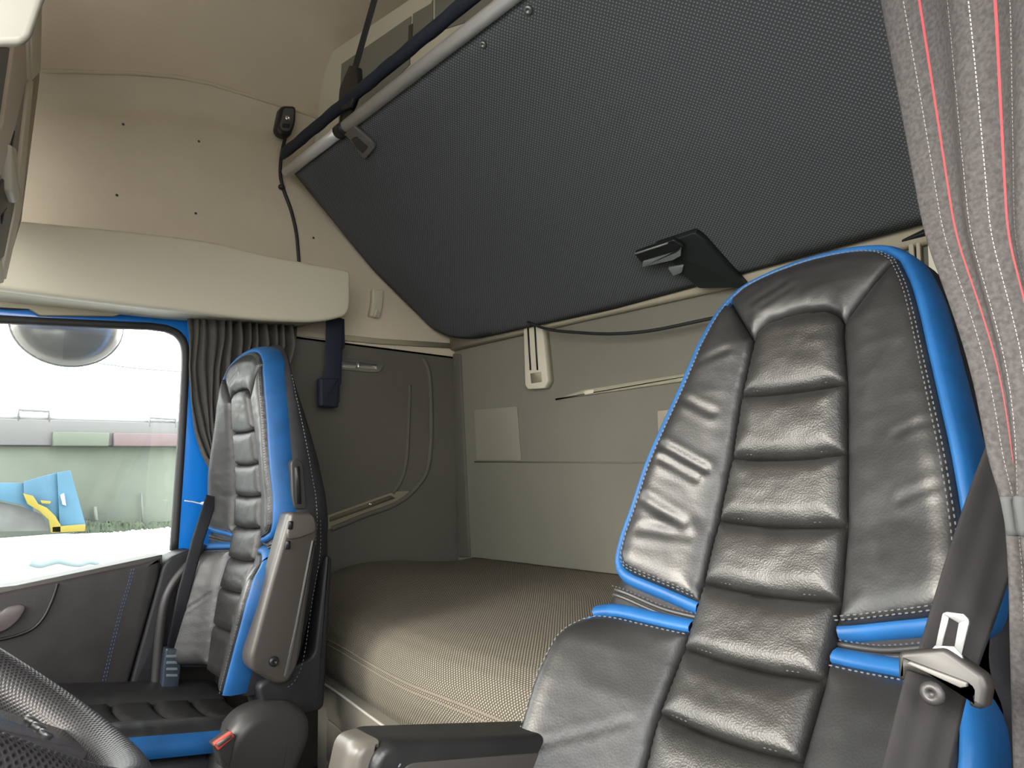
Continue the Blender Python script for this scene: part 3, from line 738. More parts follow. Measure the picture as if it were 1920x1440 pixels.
    dpf = lambda v: float(np.interp(v, DV, DD))
    srow = [(.010, -.045), (.0205, -.056), (.026, lambda v: -.06 - (dpf(v) - .06) * .3), (.029, lambda v: -.06 - (dpf(v) - .06) * .6), (.020, lambda v: -dpf(v) * .95), (-.02, lambda v: -dpf(v) - .015), (-.06, lambda v: -dpf(v) - .03)]
    me = sweep(full, srow); N = len(full); K = len(srow)
    bm = bmesh.new(); bm.from_mesh(me); bm.verts.ensure_lookup_table()
    try: bm.faces.new([bm.verts[i * K + K - 1] for i in range(N)])
    except Exception: pass
    bmesh.ops.recalc_face_normals(bm, faces=bm.faces); bm.to_mesh(me); bm.free()
    L('seat_shell', me, SHELL)
    # thread: double rows by the border, single rows along the splits
    st_ = []; st2 = []
    def hgt(u, v, d, H=.018, r=.035): return sbase(u, v) + H * math.sqrt(max(0, 1 - (1 - min(d / r, 1)) ** 2)) + .0006
    def inset(c, k):
        out = []
        for i in range(len(c)):
            p_ = Vector(c[max(0, i - 1)]); q_ = Vector(c[min(len(c) - 1, i + 1)]); t = (q_ - p_).normalized(); out.append((c[i][0] - t.y * k, c[i][1] + t.x * k))
        return out
    full_ring = [p for p in c_up] + arc[1:-1] + [(-x, y) for x, y in c_up[::-1]]
    for k in (.0045, .0085):
        pts = [T(u, v, hgt(u, v, k)) for u, v in inset(full_ring, k)]
        st_.append(stitches(pts, n, L=.005 * s, gap=.003 * s, wd=.0008, hgt=.0009))
    for sg_ in (1, -1):
        lo_ = [(q[0], q[1]) for q in catmull([(x, y, 0) for x, y in LO], 3)][::-1]; c_ = [(sg_ * x, y) for x, y in lo_]; c_ = c_ if sg_ > 0 else c_[::-1]
        st_.append(stitches([T(u, v, hgt(u, v, .005, .02, .04)) for u, v in inset(c_, .005)], n, L=.005 * s, gap=.003 * s, wd=.0008, hgt=.0009))
        st2.append(stitches([T(sg_ * x, -.4395 + .012 * sm((x - .14) / .1), sbase(sg_ * x, -.44) - .004) for x in np.linspace(.1, .24, 12)], n, L=.004, gap=.003, wd=.0009))
    for sv_ in seams[1:-1]:
        st2.append(stitches([T(x, sv_ - .006 * (1 - (x / .09) ** 2) + .006, sbase(x, sv_) + .0088) for x in np.linspace(-.074, .074, 8)], n, L=.0035 * s, gap=.0032 * s, wd=.0008, hgt=.0007))
    q = L('stitching', merge(st_), THRD, smooth=False); q['kind'] = 'stuff'
    q = L('seam_stitching', merge(st2), mat('dark_thread', (.09, .09, .09), .8), smooth=False); q['kind'] = 'stuff'
    # white thread line down the black side
    for sg_ in (1, -1):
        ln = [p for p in cont if p[1] > -.62]
        if sg_ < 0: ln = ln
        pts = [T(sg_ * (u + .0295), v, sbase(u, v) - .06 - (dpf(v) - .06) * .55) for u, v in ln]
        q = L('side_stitching', stitches(pts, uu * sg_, L=.007 * s, gap=.004 * s, wd=.001), THRD, smooth=False); q['kind'] = 'stuff'
    # ---------------- cushion
    cx, cy, cz, tilt, hw2, Lc = cushion
    e1 = Vector((0, -math.cos(tilt), math.sin(tilt))); e2 = Vector((1, 0, 0)); e3 = Vector((0, math.sin(tilt), math.cos(tilt)))
    C0 = Vector((cx, cy, cz)); T2 = lambda u, v, w_: C0 + e2 * u + e1 * v + e3 * w_
    cbase = lambda u, v: .020 * sm((abs(u) - .095) / .12) - .5 * max(0, v - Lc + .09) ** 2 * 6
    kk = np.linspace(-.06, Lc, 6); hc = .115
    for i in range(5):
        lo, hi = kk[i], kk[i + 1]
        sgc = lambda x, v: (x, v + .02 * (1 - (x / hc) ** 2))
        pl = [sgc(x, lo) for x in np.linspace(-hc, hc, 9)] + [sgc(x, hi) for x in np.linspace(hc, -hc, 9)]
        L('cushion_pleat', pillow(pl, T2, cbase, H=.014, r=.03, step=.010, wr=.001), NAP)
    for sg_ in (1, -1):
        pl = [(sg_ * hc, -.06), (sg_ * (hw2 - .02), -.06), (sg_ * hw2, -.03), (sg_ * hw2, Lc - .06), (sg_ * (hw2 - .02), Lc - .01), (sg_ * hc, Lc)]
        L('cushion_bolster', pillow(pl, T2, cbase, H=.022, r=.05, step=.010, wr=.002, seed=9), BLK)
        ys_ = np.linspace(-.06, Lc - .05, 12)
        L('blue_side', grid(lambda a_, b_: T2(sg_ * (hw2 + .014 * math.sin(b_ * math.pi * .8)), -.06 + (Lc - .0) * a_, cbase(hw2, 0) + .003 - .045 * b_), 12, 8), BLU)
    L('cushion_front', grid(lambda a_, b_: T2(-hw2 + 2 * hw2 * a_, Lc + .02 * math.sin(b_ * math.pi) - .01, .02 - .11 * b_), 12, 8), BLK)
    L('cushion_base', prism([T2(sg1 * (hw2 + .004), a_, -.040) for sg1, a_ in ((-1, -.10), (1, -.10), (1, Lc - .02), (-1, Lc - .02))], -e3 * .13, .0), SHELL)
    L('seat_base', prism(rounded([(cx - .19, cy + .02, cz - .13), (cx + .19, cy + .02, cz - .13), (cx + .19, cy - Lc + .1, cz - .10), (cx - .19, cy - Lc + .1, cz - .10)], .03), (0, 0, -(cz - .14)), 0), BLKP)
    return T, n, uu, vv

# passenger seat
PS = thing('truck_seat', 'far passenger truck seat in black leather with blue borders, beside the window', 'seat', (-1.88, .50, 0))
TP, nP, uP, vP = make_seat(PS, (-1.883, .733, 1.2226), .35, 1.5, .92, (-1.875, .70, .372, math.atan(.21), .245, .44), 1, 'folded')
# folded armrest on its inboard side
XA = -1.585
arp = thing
q = rounded([onX(px, py, XA) for px, py in [(545, 960), (590, 962), (598, 985), (588, 1060), (562, 1240), (542, 1281), (520, 1284), (474, 1256), (470, 1235), (500, 1120)]], [.012, .015, .03, .06, .05, .04, .04, .02, .02, .1])
ar = link('armrest', prism(q, (-.055, 0, 0), .010), PS, GRYL)
q = rounded([onX(px, py, XA + .006) for px, py in [(547, 963), (588, 965), (594, 985), (592, 998), (560, 1010), (541, 1012), (538, 1002)]], .010)
link('armrest_hinge', prism(q, (-.02, 0, 0), .005), ar, mat('hinge_grey', (.075, .068, .06), .4))
q = rounded([onX(px, py, XA + .003) for px, py in [(585, 1012), (592, 1010), (556, 1250), (540, 1276), (532, 1270), (552, 1180)]], .006)
link('armrest_pad', prism(q, (-.02, 0, 0), .005), ar, mat('armrest_pad_leather', (.05, .047, .045), .45))
screw(onX(513, 1240, XA + .002), (1, 0, 0), .012, 'cover_plug', ar, BLKP)
for px, py in ((545, 985), (540, 1022)):
    q = rounded([onX(px + a, py + b, XA + .008) for a, b in ((-3, -8), (5, -8), (4, 8), (-5, 8))], .003); link('armrest_slot', prism(q, (-.004, 0, 0)), ar, BLKP)
aln = catmull([onX(px, py, XA - .03) for px, py in [(601, 975), (600, 1040), (585, 1130), (568, 1240), (550, 1280), (535, 1290)]], 6)
q_ = link('armrest_stitching', stitches(aln, (1, 0, 0), L=.006, gap=.004, wd=.001), PS, THRD, False); q_['kind'] = 'stuff'
# belt slot in the shoulder
q = rounded([onX(px, py, -1.64) for px, py in [(546, 866), (556, 858), (568, 868), (576, 955), (552, 955), (548, 930)]], .008)
sl = link('belt_guide', prism(q, (-.03, 0, 0), .003), PS, GRYD)
q = rounded([onX(px, py, -1.638) for px, py in [(553, 876), (562, 874), (565, 945), (556, 945)]], .003)
link('guide_slot', prism(q, (-.02, 0, 0), 0), sl, BLKP)
# lower back panel, recliner cover and buckle
q = rounded([onX(px, py, -1.625) for px, py in [(484, 1285), (590, 1230), (612, 1040), (624, 1045), (618, 1140), (608, 1330), (560, 1345), (500, 1345)]], .02)
link('back_panel', prism(q, (-.10, 0, 0), .008), PS, SHELL)
q = rounded([onX(px, py, -1.56) for px, py in [(404, 1470), (430, 1390), (462, 1345), (505, 1326), (560, 1322), (584, 1340), (588, 1380), (570, 1430), (548, 1480), (530, 1560), (400, 1560)]], .04)
link('recliner_cover', prism(q, (-.085, 0, 0), .030), PS, GRYD)
q = rounded([onX(px, py, -1.545) for px, py in [(399, 1398), (434, 1373), (444, 1380), (441, 1386), (430, 1440), (416, 1440), (408, 1410)]], .004)
bk = link('belt_buckle', prism(q, (-.03, 0, 0), .003), PS, GRYD)
q = rounded([onX(px, py, -1.540) for px, py in [(401, 1395), (435, 1372), (441, 1381), (410, 1408)]], .004)
link('release_button', prism(q, (-.012, 0, 0), .003), bk, RED)
q = [onX(px, py, -1.537) for px, py in [(406, 1395), (433, 1378), (435, 1383), (410, 1401)]]
link('buckle_slot', prism(q, (-.004, 0, 0), 0), bk, GRYP)

# driver seat
DS = thing('truck_seat', 'near driver truck seat in creased black leather with blue borders', 'seat', (-.39, .5, 0))
TD, nD, uD, vD = make_seat(DS, (-.388, .997, 1.199), 25.78, -5.8, 1.0, (-.37, .62, .42, math.atan(.16), .25, .46), -1, 'down')
# armrest pointing forward
A0 = onX(1010, 1424, -.66); A1 = onX(668, 1420, -.66)
A0 = Vector((-.66, .75, A0.z)); dA = (A1 - A0).normalized(); lA = (A1 - A0).length
upA = Vector((1, 0, 0)).cross(dA).normalized(); upA = upA if upA.z > 0 else -upA
def armp(s_, h_, x_): return A0 + dA * s_ + upA * h_ + Vector((x_, 0, 0))
zt_ = .022; zl_ = -.05
def armsec(x0, x1, bevel, s0=-.06, h0=zl_, h1=zt_, e=0): 
    pts = rounded([armp(s0, h1, x1), armp(lA + e, h1, x1), armp(lA + e, h0, x1), armp(s0, h0, x1)], [.0, .028, .028, 0], 8)
    return prism(pts, (x0 - x1, 0, 0), bevel)
aa = link('armrest', armsec(-.035, .035, .010), DS, BLK)
link('armrest_end', prism(rounded([armp(lA - .012, zt_ + .001, .025), armp(lA + .016, zt_ - .004, .025), armp(lA + .016, zl_, .025), armp(lA - .012, zl_, .025)], [.004, .024, .024, .004], 8), (-.05, 0, 0), .008), aa, mat('armrest_end_grey', (.11, .10, .085), .35))
pts = rounded([armp(.0, zt_ - .020, .036), armp(lA - .035, zt_ - .020, .036), armp(lA - .035, zl_ + .004, .036), armp(0, zl_ + .004, .036)], [0, .02, .02, 0], 8)
link('armrest_inlay', prism(pts, (-.01, 0, 0), .003), aa, mat('inlay_grey', (.06, .055, .05), .4))
pth = rounded([armp(.0, zt_ - .014, .0362), armp(lA - .028, zt_ - .014, .0362), armp(lA - .028, zl_ - .0, .0362)], [0, .024, 0], 8)[5:]
q_ = link('armrest_stitching', stitches(pth, (1, 0, 0), L=.005, gap=.003, wd=.0012), aa, THRD, False); q_['kind'] = 'stuff'

# ================================================================== SEAT BELT ACROSS THE DRIVER SEAT
nb_ = Vector((-.08, -.97, .12)).normalized()
sbt = thing('seat_belt', 'grey driver seat belt with metal tongue hanging across the near seat', 'seat belt', dep(1760, 1250, .5))
def strip(pairs, t=.0015, nn=14):
    Ls = catmull([a for a, b in pairs], nn); Rs = catmull([b for a, b in pairs], nn)
    N = len(Ls)
    def fn(s_, t_):
        k = int(round(t_ * (N - 1))); p_ = Ls[k].lerp(Rs[k], s_)
        return p_ - FD0 * (.0025 * math.sin(s_ * math.pi) + .0008 * math.sin(s_ * 14))
    FD0 = Vector((-.3, .95, 0))
    return grid(fn, 16, N - 1)
up_pairs = [(dep(1905, 700, .64), dep(1968, 730, .64)), (dep(1835, 870, .615), dep(1932, 905, .615)), (dep(1776, 1040, .57), dep(1893, 1075, .565)), (dep(1722, 1218, .525), dep(1830, 1256, .52))]
lo_pairs = [(dep(1712, 1232, .512), dep(1826, 1270, .508)), (dep(1697, 1266, .505), dep(1812, 1300, .50)), (dep(1653, 1440, .47), dep(1775, 1465, .465)), (dep(1600, 1640, .43), dep(1735, 1665, .42))]
o = link('upper_webbing', strip(up_pairs), sbt, BELT); solidify(o, .0016)
o = link('lower_webbing', strip(lo_pairs), sbt, BELT); solidify(o, .0016)
def tp_(pts, t, name, m, thick, bev, par=None, r=0):
    q = [onP(px, py, dep(1760, 1260, t), nb_) for px, py in pts]
    if r: q = rounded(q, r)
    return link(name, prism(q, -nb_ * thick, bev), par or sbt, m)
tg = tp_([(1682, 1226), (1690, 1221), (1768, 1215), (1786, 1226), (1845, 1268), (1853, 1290), (1847, 1326), (1838, 1331), (1816, 1326), (1812, 1300), (1818, 1292), (1700, 1258), (1698, 1280), (1683, 1274)], .488, 'tongue_grip', mat('tongue_grey', (.022, .021, .020), .45), .016, .004, r=.003)
# metal tongue with its window: four bars
mm = [((1753, 1215), (1767, 1150), (1779, 1158), (1766, 1212)), ((1767, 1150), (1775, 1147), (1806, 1151), (1815, 1160), (1800, 1170), (1779, 1158)), ((1815, 1160), (1817, 1168), (1803, 1228), (1789, 1212), (1797, 1168)), ((1738, 1226), (1753, 1210), (1789, 1212), (1803, 1228), (1810, 1250), (1770, 1240))]
mp = link('metal_tongue', merge([prism([onP(px, py, dep(1760, 1260, .493), nb_) for px, py in g], -nb_ * .003, .0006) for g in mm]), sbt, mat('steel_tongue', (.22, .225, .23), .4, metal=.6))
screw(onP(1749, 1300, dep(1760, 1260, .478), nb_), nb_, .0085, 'belt_button', sbt, GRYD)
# metal slot bar under the grip
tp_([(1700, 1244), (1706, 1240), (1812, 1280), (1812, 1288), (1800, 1290)], .484, 'slot_bar', GRYP, .006, .001)

# ================================================================== CURTAINS
CURM = mat('grey_curtain_cloth', (.070, .066, .060), .9, spec=.2, bump=(900, .3, .001), var=(60, .08))
pc = thing('curtain', 'plain grey pleated curtain gathered between the passenger window and seat', 'curtain', onX(430, 600, -2.1))
def lx(py): return float(np.interp(py, [585, 640, 700, 760, 820, 860, 900, 950], [349, 352, 350, 357, 369, 383, 404, 440]))
def rx(py): return float(np.interp(py, [585, 640, 700, 760, 820, 860, 900, 950], [556, 557, 540, 520, 500, 490, 480, 476]))
def pcf(s, t):
    z = 1.545 - .62 * t
    py = 585 + 365 * t
    yl = onX(lx(py), py, -2.15).y; yr = onX(rx(py), py, -2.15).y
    ss = s ** 1.05; y = yl + (yr - yl) * ss
    fr = .5 + .5 * sm((s - .25) / .2)
    amp = (.004 + .016 * sm((s - .22) / .25)) * (1 + .2 * math.sin(3 * t))
    x = -2.15 + amp * math.sin(2 * math.pi * (13 * s + .25 * math.sin(5 * t + s * 3))) + .012 * math.sin(6 * s + 5 * t) * (1 - s)
    return Vector((x, y + .004 * math.sin(26 * s + 7 * t), z + .012 * s))
o = link('drape', grid(pcf, 220, 50), pc, CURM); solidify(o, .0015)
o = link('hem', tube([pcf(0, t) for t in np.linspace(0, 1, 40)], .003, 6), pc, CURM)
link('curtain_rail', tube([onX(352, 584, -2.12), onX(560, 604, -2.12)], .007, 8), pc, BLKP)
tb = single('curtain_tie', tube(catmull([onX(px, py, -2.12) for px, py in [(346, 939), (362, 941), (378, 944), (392, 940)]], 6), [.002] * 12 + [.005] * 7, 8), mat('clear_tie', (.6, .62, .62), .3), 'small white tie-back hook on the blue door pillar', 'hook', onX(370, 942, -2.12))

# driver's curtain, close to the lens, striped cloth
dcm = bpy.data.materials.new('striped_curtain_cloth'); dcm.use_nodes = True
n_ = dcm.node_tree.nodes; l_ = dcm.node_tree.links; b_ = n_['Principled BSDF']; b_.inputs['Roughness'].default_value = .9; b_.inputs['Specular IOR Level'].default_value = .2
uvn = n_.new('ShaderNodeUVMap'); sp = n_.new('ShaderNodeSeparateXYZ'); l_.new(uvn.outputs[0], sp.inputs[0])
def mnode(op, a, c=None, c2=None):
    k = n_.new('ShaderNodeMath'); k.operation = op
    for i, q in enumerate((a, c, c2)):
        if q is None: continue
        if isinstance(q, (int, float)): k.inputs[i].default_value = q
        else: l_.new(q, k.inputs[i])
    return k.outputs[0]
base = None
nzc = n_.new('ShaderNodeTexNoise'); nzc.inputs['Scale'].default_value = 260; tcc = n_.new('ShaderNodeTexCoord'); l_.new(tcc.outputs['Object'], nzc.inputs['Vector'])
rc_ = n_.new('ShaderNodeValToRGB'); rc_.color_ramp.elements[0].color = (.046, .043, .043, 1); rc_.color_ramp.elements[1].color = (.080, .075, .075, 1); rc_.color_ramp.elements[0].position = .3; rc_.color_ramp.elements[1].position = .7
l_.new(nzc.outputs[0], rc_.inputs[0]); cur = rc_.outputs[0]
dash = mnode('GREATER_THAN', mnode('SINE', mnode('MULTIPLY', sp.outputs[1], 900)), -.35)
for pos, wd_, colr, dsh in ((38, 1.3, (.24, .24, .23), True), (61, 3.6, (.55, .06, .07), False), (127, 1.5, (.36, .35, .34), True), (163, 1.5, (.36, .35, .34), True), (201, 6.5, (.60, .07, .08), False), (240, 2.4, (.38, .37, .36), True), (300, 5, (.6, .07, .08), False)):
    k = mnode('LESS_THAN', mnode('ABSOLUTE', mnode('SUBTRACT', sp.outputs[0], pos / 1000)), wd_ / 2000)
    if dsh: k = mnode('MULTIPLY', k, dash)
    mx = n_.new('ShaderNodeMix'); mx.data_type = 'RGBA'; mx.inputs[7].default_value = (*colr, 1)
    l_.new(k, mx.inputs[0]); l_.new(cur, mx.inputs[6]); cur = mx.outputs[2]
l_.new(cur, b_.inputs['Base Color'])
bpn = n_.new('ShaderNodeBump'); bpn.inputs['Distance'].default_value = .001; bpn.inputs['Strength'].default_value = .5; l_.new(nzc.outputs[0], bpn.inputs['Height']); l_.new(bpn.outputs[0], b_.inputs['Normal'])
Pc = dep(1670, 0, .65); Pd = dep(1915, 0, .5); ncv = (Pd - Pc).cross(Vector((0, 0, 1))).normalized()
if ncv.y > 0: ncv = -ncv
LY = [-160, 0, 200, 440, 600, 690, 780, 860, 900, 945, 990, 1060, 1200, 1440, 1600]; LXv = [1632, 1660, 1699, 1744, 1802, 1830, 1850, 1864, 1876, 1896, 1898, 1905, 1908, 1914, 1918]
KV = [1.05, 1.0, .86, .70, .61, .56, .50, .43, .34, .20, .20, .24, .32, .42, .48]
CW_ = np.linspace(-45, 45, 9)
def dcf(s, t):
    py = -160 + 1760 * t; l0 = float(np.mean([np.interp(py + o_, LY, LXv) for o_ in CW_])); k = float(np.mean([np.interp(py + o_, LY, KV) for o_ in CW_])); S_ = s * 330
    px = l0 + k * S_
    p_ = onP(px, py, Pc, ncv)
    amp = .0045
    return p_ + ncv * (amp * math.sin(S_ / 330 * 2 * math.pi * 2.6 + .6 + .8 * math.sin(t * 3)) + .0006 * math.sin(S_ * .09 + t * 9))
dc = thing('curtain', 'near grey curtain with red stripes and pale stitched lines at right', 'curtain', dep(1800, 100, .6))
o = link('drape', grid(dcf, 110, 120, lambda s, t: (s * .33, t * 1.5)), dc, dcm); solidify(o, .0018)
tie = [dcf(s, (967 + 160) / 1760) + ncv * .002 for s in np.linspace(.01, .9, 12)]
link('tie_band', tube(tie, .003, 10, flat=((0, 0, 1), .016)), dc, mat('tie_grey', (.06, .065, .065), .8))

# ================================================================== STEERING WHEEL
sw = thing('steering_wheel', 'perforated black leather steering wheel rim at bottom left corner', 'steering wheel', (-.71, -.02, .90))
cw = Vector((-.71, -.02, .90)); aw = math.radians(40); RW = .25
ex = Vector((-1, 0, 0)); ey = Vector((0, math.cos(aw), -math.sin(aw))); ez = Vector((0, math.sin(aw), math.cos(aw)))
perf = dotfabric('perforated_leather', (.034, .032, .035), (.008, .008, .009), .0056, rough=.4, cut=.45, bumpd=-.0008)
MR, mr_ = RW, .020
def rimf(s, t):
    th = s * 2 * math.pi; ph = t * 2 * math.pi; d = ex * math.cos(th) + ey * math.sin(th)
    return cw + d * (MR + mr_ * 1.0 * math.cos(ph)) + ez * mr_ * 1.1 * math.sin(ph)
link('rim', grid(rimf, 120, 20, lambda s, t: (s * 2 * math.pi * MR, t * 2 * math.pi * mr_)), sw, perf)
GLOS = mat('glossy_grey_hub', (.06, .055, .06), .25, spec=.6)
for th in (76, 112, 205, 335):
    a = math.radians(th); d = ex * math.cos(a) + ey * math.sin(a); sdv = ez.cross(d).normalized()
    q = rounded([cw + d * .06 + sdv * .045 - ez * .02, cw + d * (RW - .006) + sdv * .030, cw + d * (RW - .006) - sdv * .030, cw + d * .06 - sdv * .045 - ez * .02], .004)
    sp_ = link('spoke', prism(q, -ez * .018, .005), sw, GLOS)
    for k in (-1, 0, 1):
        c_ = cw + d * .19 + sdv * k * .017 - ez * .004
        link('key', lathe(c_, ez, [(.006, -.004), (.0070, .0012), (.005, .0022)], 12), sp_, mat('silver_key', (.12, .12, .12), .35, metal=.7))
link('hub', lathe(cw - ez * .03, ez, [(.05, -.04), (.085, -.02), (.090, .0), (.080, .022), (.05, .034), (.01, .038)], 36), sw, GLOS)
link('column', tube([cw - ez * .05, cw - ez * .45], .045, 16), sw, BLKP)

# ================================================================== PASSENGER DOOR AND WINDOW
door = bpy.data.objects.new('door_1', None); COL.objects.link(door); door['kind'] = 'structure'; D0 = Vector((XW, 0, .9)); door.location = D0; door['_o'] = tuple(D0)
XD = -2.19
# blue painted frame
q = [onX(px, py, XD) for px, py in [(352, 590), (400, 590), (400, 1035), (330, 1035), (341, 860), (352, 700)]]
link('blue_pillar', prism(q, (-.05, 0, 0), .003), door, BPNT)
q = [onX(px, py, XD - .006) for px, py in [(-400, 545), (0, 576), (160, 585), (360, 597), (360, 660), (349, 640), (335, 625), (310, 613), (160, 603), (0, 594), (-400, 565)]]
link('blue_header', prism(q, (-.04, 0, 0), .002), door, BPNT)
# black edge over the header (headliner welt)
link('header_welt', tube(catmull([onX(px, py, XD + .01) for px, py in [(-300, 556), (0, 577), (60, 579), (150, 590)]], 5), .004, 8), door, RUB)
# leather door panel
XP = -2.10
q = rounded([onX(px, py, XP) for px, py in [(-300, 1180), (20, 1108), (110, 1090), (207, 1069), (267, 1058), (303, 1044), (300, 1080), (236, 1300), (60, 1330), (-300, 1360)]], [.0, .02, .02, .02, .01, .008, .02, 0, 0, 0])
DPM = leather('door_leather', (.028, .025, .026), .5, .4, crease=.12)
link('door_panel', prism(q, (-.09, 0, 0), .012), door, DPM)
q = rounded([onX(px, py, XP + .004) for px, py in [(306, 1062), (318, 1046), (345, 1034), (368, 1030), (366, 1060), (352, 1080), (298, 1300), (240, 1300), (300, 1085)]], .012)
link('rear_panel', prism(q, (-.09, 0, 0), .008), door, SHELL)
sl_ = [onX(px, py, XP + .004) for px, py in [(247, 1066), (240, 1095), (222, 1155), (205, 1225), (191, 1285)]]
q_ = link('panel_stitching', merge([stitches(catmull(sl_, 6), (1, 0, 0), L=.006, gap=.004, wd=.0011, hgt=.001), stitches([p + Vector((0, .006, 0)) for p in catmull(sl_, 6)], (1, 0, 0), L=.006, gap=.004, wd=.0011, hgt=.001)]), door, BTHR, False); q_['kind'] = 'stuff'
hgr = catmull([onX(px, py, XP + .008) for px, py in [(108, 1094), (98, 1125), (80, 1160), (55, 1182), (5, 1198), (-60, 1205)]], 8)
link('handle_groove', tube(hgr, .004, 8), door, BLKP)
q = rounded([onX(px, py, XP + .02) for px, py in [(-60, 1165), (0, 1150), (15, 1138), (42, 1134), (50, 1140), (35, 1165), (10, 1184), (-60, 1200)]], .012)
link('door_handle', prism(q, (-.02, 0, 0), .005), door, mat('door_handle_grey', (.10, .085, .085), .35))
link('sill', prism([onX(px, py, XP - .01) for px, py in [(-300, 1135), (30, 1098), (305, 1040), (305, 1056), (30, 1120), (-300, 1190)]], (-.08, 0, 0), .004), door, mat('dark_sill', (.07, .065, .06), .5))
# lower wall below / behind the door opening
struct('wall_left_front', box(XW - .04, XW, YF, .80, 0, .66), GRYD)
# black hose / grab bar beside the seat
hb = catmull([onX(px, py, -2.08) for px, py in [(380, 1020), (362, 1050), (338, 1075), (318, 1105), (306, 1140), (298, 1200), (290, 1300)]], 8)
single('grab_bar', tube(hb, .013, 10), GRYD, 'curved dark grab bar rising between the door panel and far seat', 'grab bar', hb[-1])
# belt webbing + buckle of the far belt
fb = thing('seat_belt', 'far passenger seat belt with black buckle stalk behind the far seat', 'seat belt', onX(325, 1250, -2.07))
o = link('webbing', tube([onX(px, py, -2.05) for px, py in [(398, 930), (372, 1010), (345, 1110), (326, 1215)]], .002, 10, flat=((0, 1, 0), .018)), fb, BLKW)
q = rounded([onX(px, py, -2.04) for px, py in [(312, 1215), (338, 1217), (340, 1250), (334, 1300), (303, 1300), (306, 1255)]], .008)
bq = link('buckle', prism(q, (-.04, 0, 0), .005), fb, mat('buckle_blue_black', (.03, .04, .055), .3))
for y_ in (1228, 1240, 1252, 1264):
    q = rounded([onX(px, py, -2.037) for px, py in [(313, y_), (333, y_), (333, y_ + 5), (312, y_ + 5)]], .002)
    link('buckle_rib', prism(q, (-.004, 0, 0), .001), bq, mat('rib_grey', (.13, .15, .17), .3))

# window: black seal and glass
win = bpy.data.objects.new('window_1', None); COL.objects.link(win); win['kind'] = 'structure'; W0 = Vector((XW - .02, 0, 1.1)); win.location = W0; win['_o'] = tuple(W0)
sealp = catmull([onX(px, py, XD - .012) for px, py in [(-400, 575), (-100, 592), (0, 599), (160, 607), (280, 612)]], 4) + catmull([onX(px, py, XD - .012) for px, py in [(310, 616), (334, 628), (347, 655), (346, 720), (338, 860), (326, 1032)]], 6)
link('window_seal', tube(sealp, .011, 10, flat=((1, 0, 0), .014)), win, RUB)
gm = bpy.data.materials.new('window_glass'); gm.use_nodes = True; gn = gm.node_tree.nodes; gl = gm.node_tree.links
gn.remove(gn['Principled BSDF']); tr_ = gn.new('ShaderNodeBsdfTransparent'); tr_.inputs[0].default_value = (.94, .97, .97, 1); gs_ = gn.new('ShaderNodeBsdfGlossy'); gs_.inputs['Roughness'].default_value = .02
fr_ = gn.new('ShaderNodeFresnel'); mx_ = gn.new('ShaderNodeMixShader'); gl.new(fr_.outputs[0], mx_.inputs[0]); gl.new(tr_.outputs[0], mx_.inputs[1]); gl.new(gs_.outputs[0], mx_.inputs[2]); gl.new(mx_.outputs[0], gn['Material Output'].inputs[0])
g0 = [Vector((XW - .022, y, z)) for y, z in ((YF, .72), (.672, .72), (.672, 1.52), (YF, 1.52))]
link('pane', prism(g0, (-.004, 0, 0)), win, gm, False)

# ================================================================== OUTSIDE
XO = -5.2
struct('ground', box(-30, 20, -25, 25, -1.5, -1.45), GRND)
nt = thing('parked_truck', 'white truck front with a broad windscreen parked outside the far window', 'truck', (XO - 1, -.2, -1.45))
def oz(py, px=170, x=XO): return onX(px, py, x).z
yl, yr = -1.9, 3.2
def band(z0, z1, x, d, name, m, y0=yl, y1=yr, par=None, bev=.01): return link(name, prism([(x, y0, z0), (x, y1, z0), (x, y1, z1), (x, y0, z1)], (-d, 0, 0), bev), par or nt, m)
zt1, zt2, zt3 = oz(790), oz(812), oz(836); zb_ = oz(996)
band(-1.0, zb_ , XO + .12, 1.6, 'front_panel', WHT, bev=.05)
band(zt1, zt1 + .02, XO + .02, 1.4, 'roof_edge', mat('roof_grey', (.16, .16, .16), .6))
band(zt3, zt1, XO + .05, .3, 'visor', mat('visor_grey', (.085, .085, .088), .5))
band(zt3 - .005, zt2, XO + .08, .05, 'visor_stripe', mat('visor_green', (.068, .082, .062), .6), onX(95, 820, XO).y, onX(200, 820, XO).y)
band(zt3 - .005, zt2, XO + .08, .05, 'visor_stripe', mat('visor_red', (.092, .066, .070), .6), onX(208, 820, XO).y, onX(345, 820, XO).y)
ws = band(zb_, zt3, XO, .06, 'windscreen', mat('windscreen_glass', (.105, .118, .10), .9, spec=.0, var=(1.2, .25)))
for a_, b_2 in ((30, 120), (170, 340)):
    pass
link('wiper', tube([onX(178, 950, XO + .03), onX(183, 998, XO + .03)], .012, 6), nt, mat('wiper_grey', (.08, .09, .08), .6))
link('wiper', tube([onX(265, 925, XO + .03), onX(268, 990, XO + .03)], .008, 6), nt, mat('wiper_grey', (.08, .09, .08), .6))
for x0, x1, y0_, y1_ in ((35, 92, 768, 790), (281, 329, 783, 800)):
    fr = tube([onX(x0 - 1, y1_, XO + .04), onX(x0, y0_, XO + .04), onX(x1, y0_ + 3, XO + .04), onX(x1, y1_ + 2, XO + .04)], .011, 8)
    link('lamp_guard', fr, nt, mat('guard_grey', (.11, .11, .12), .5))
link('roof_cable', tube([onX(180, 680, XO - .4), onX(250, 690, XO - .4), onX(340, 697, XO - .4)], .006, 6), nt, mat('cable_grey', (.14, .15, .16), .6))
q = [onX(px, py, XO + .135) for px, py in [(57, 1056), (75, 1060), (92, 1056), (110, 1052), (130, 1056), (150, 1058), (168, 1053), (187, 1056)]]
link('lettering', tube(catmull(q, 5), .010, 8, flat=((0, 0, 1), .018)), nt, mat('pale_blue_paint', (.15, .19, .21), .5))
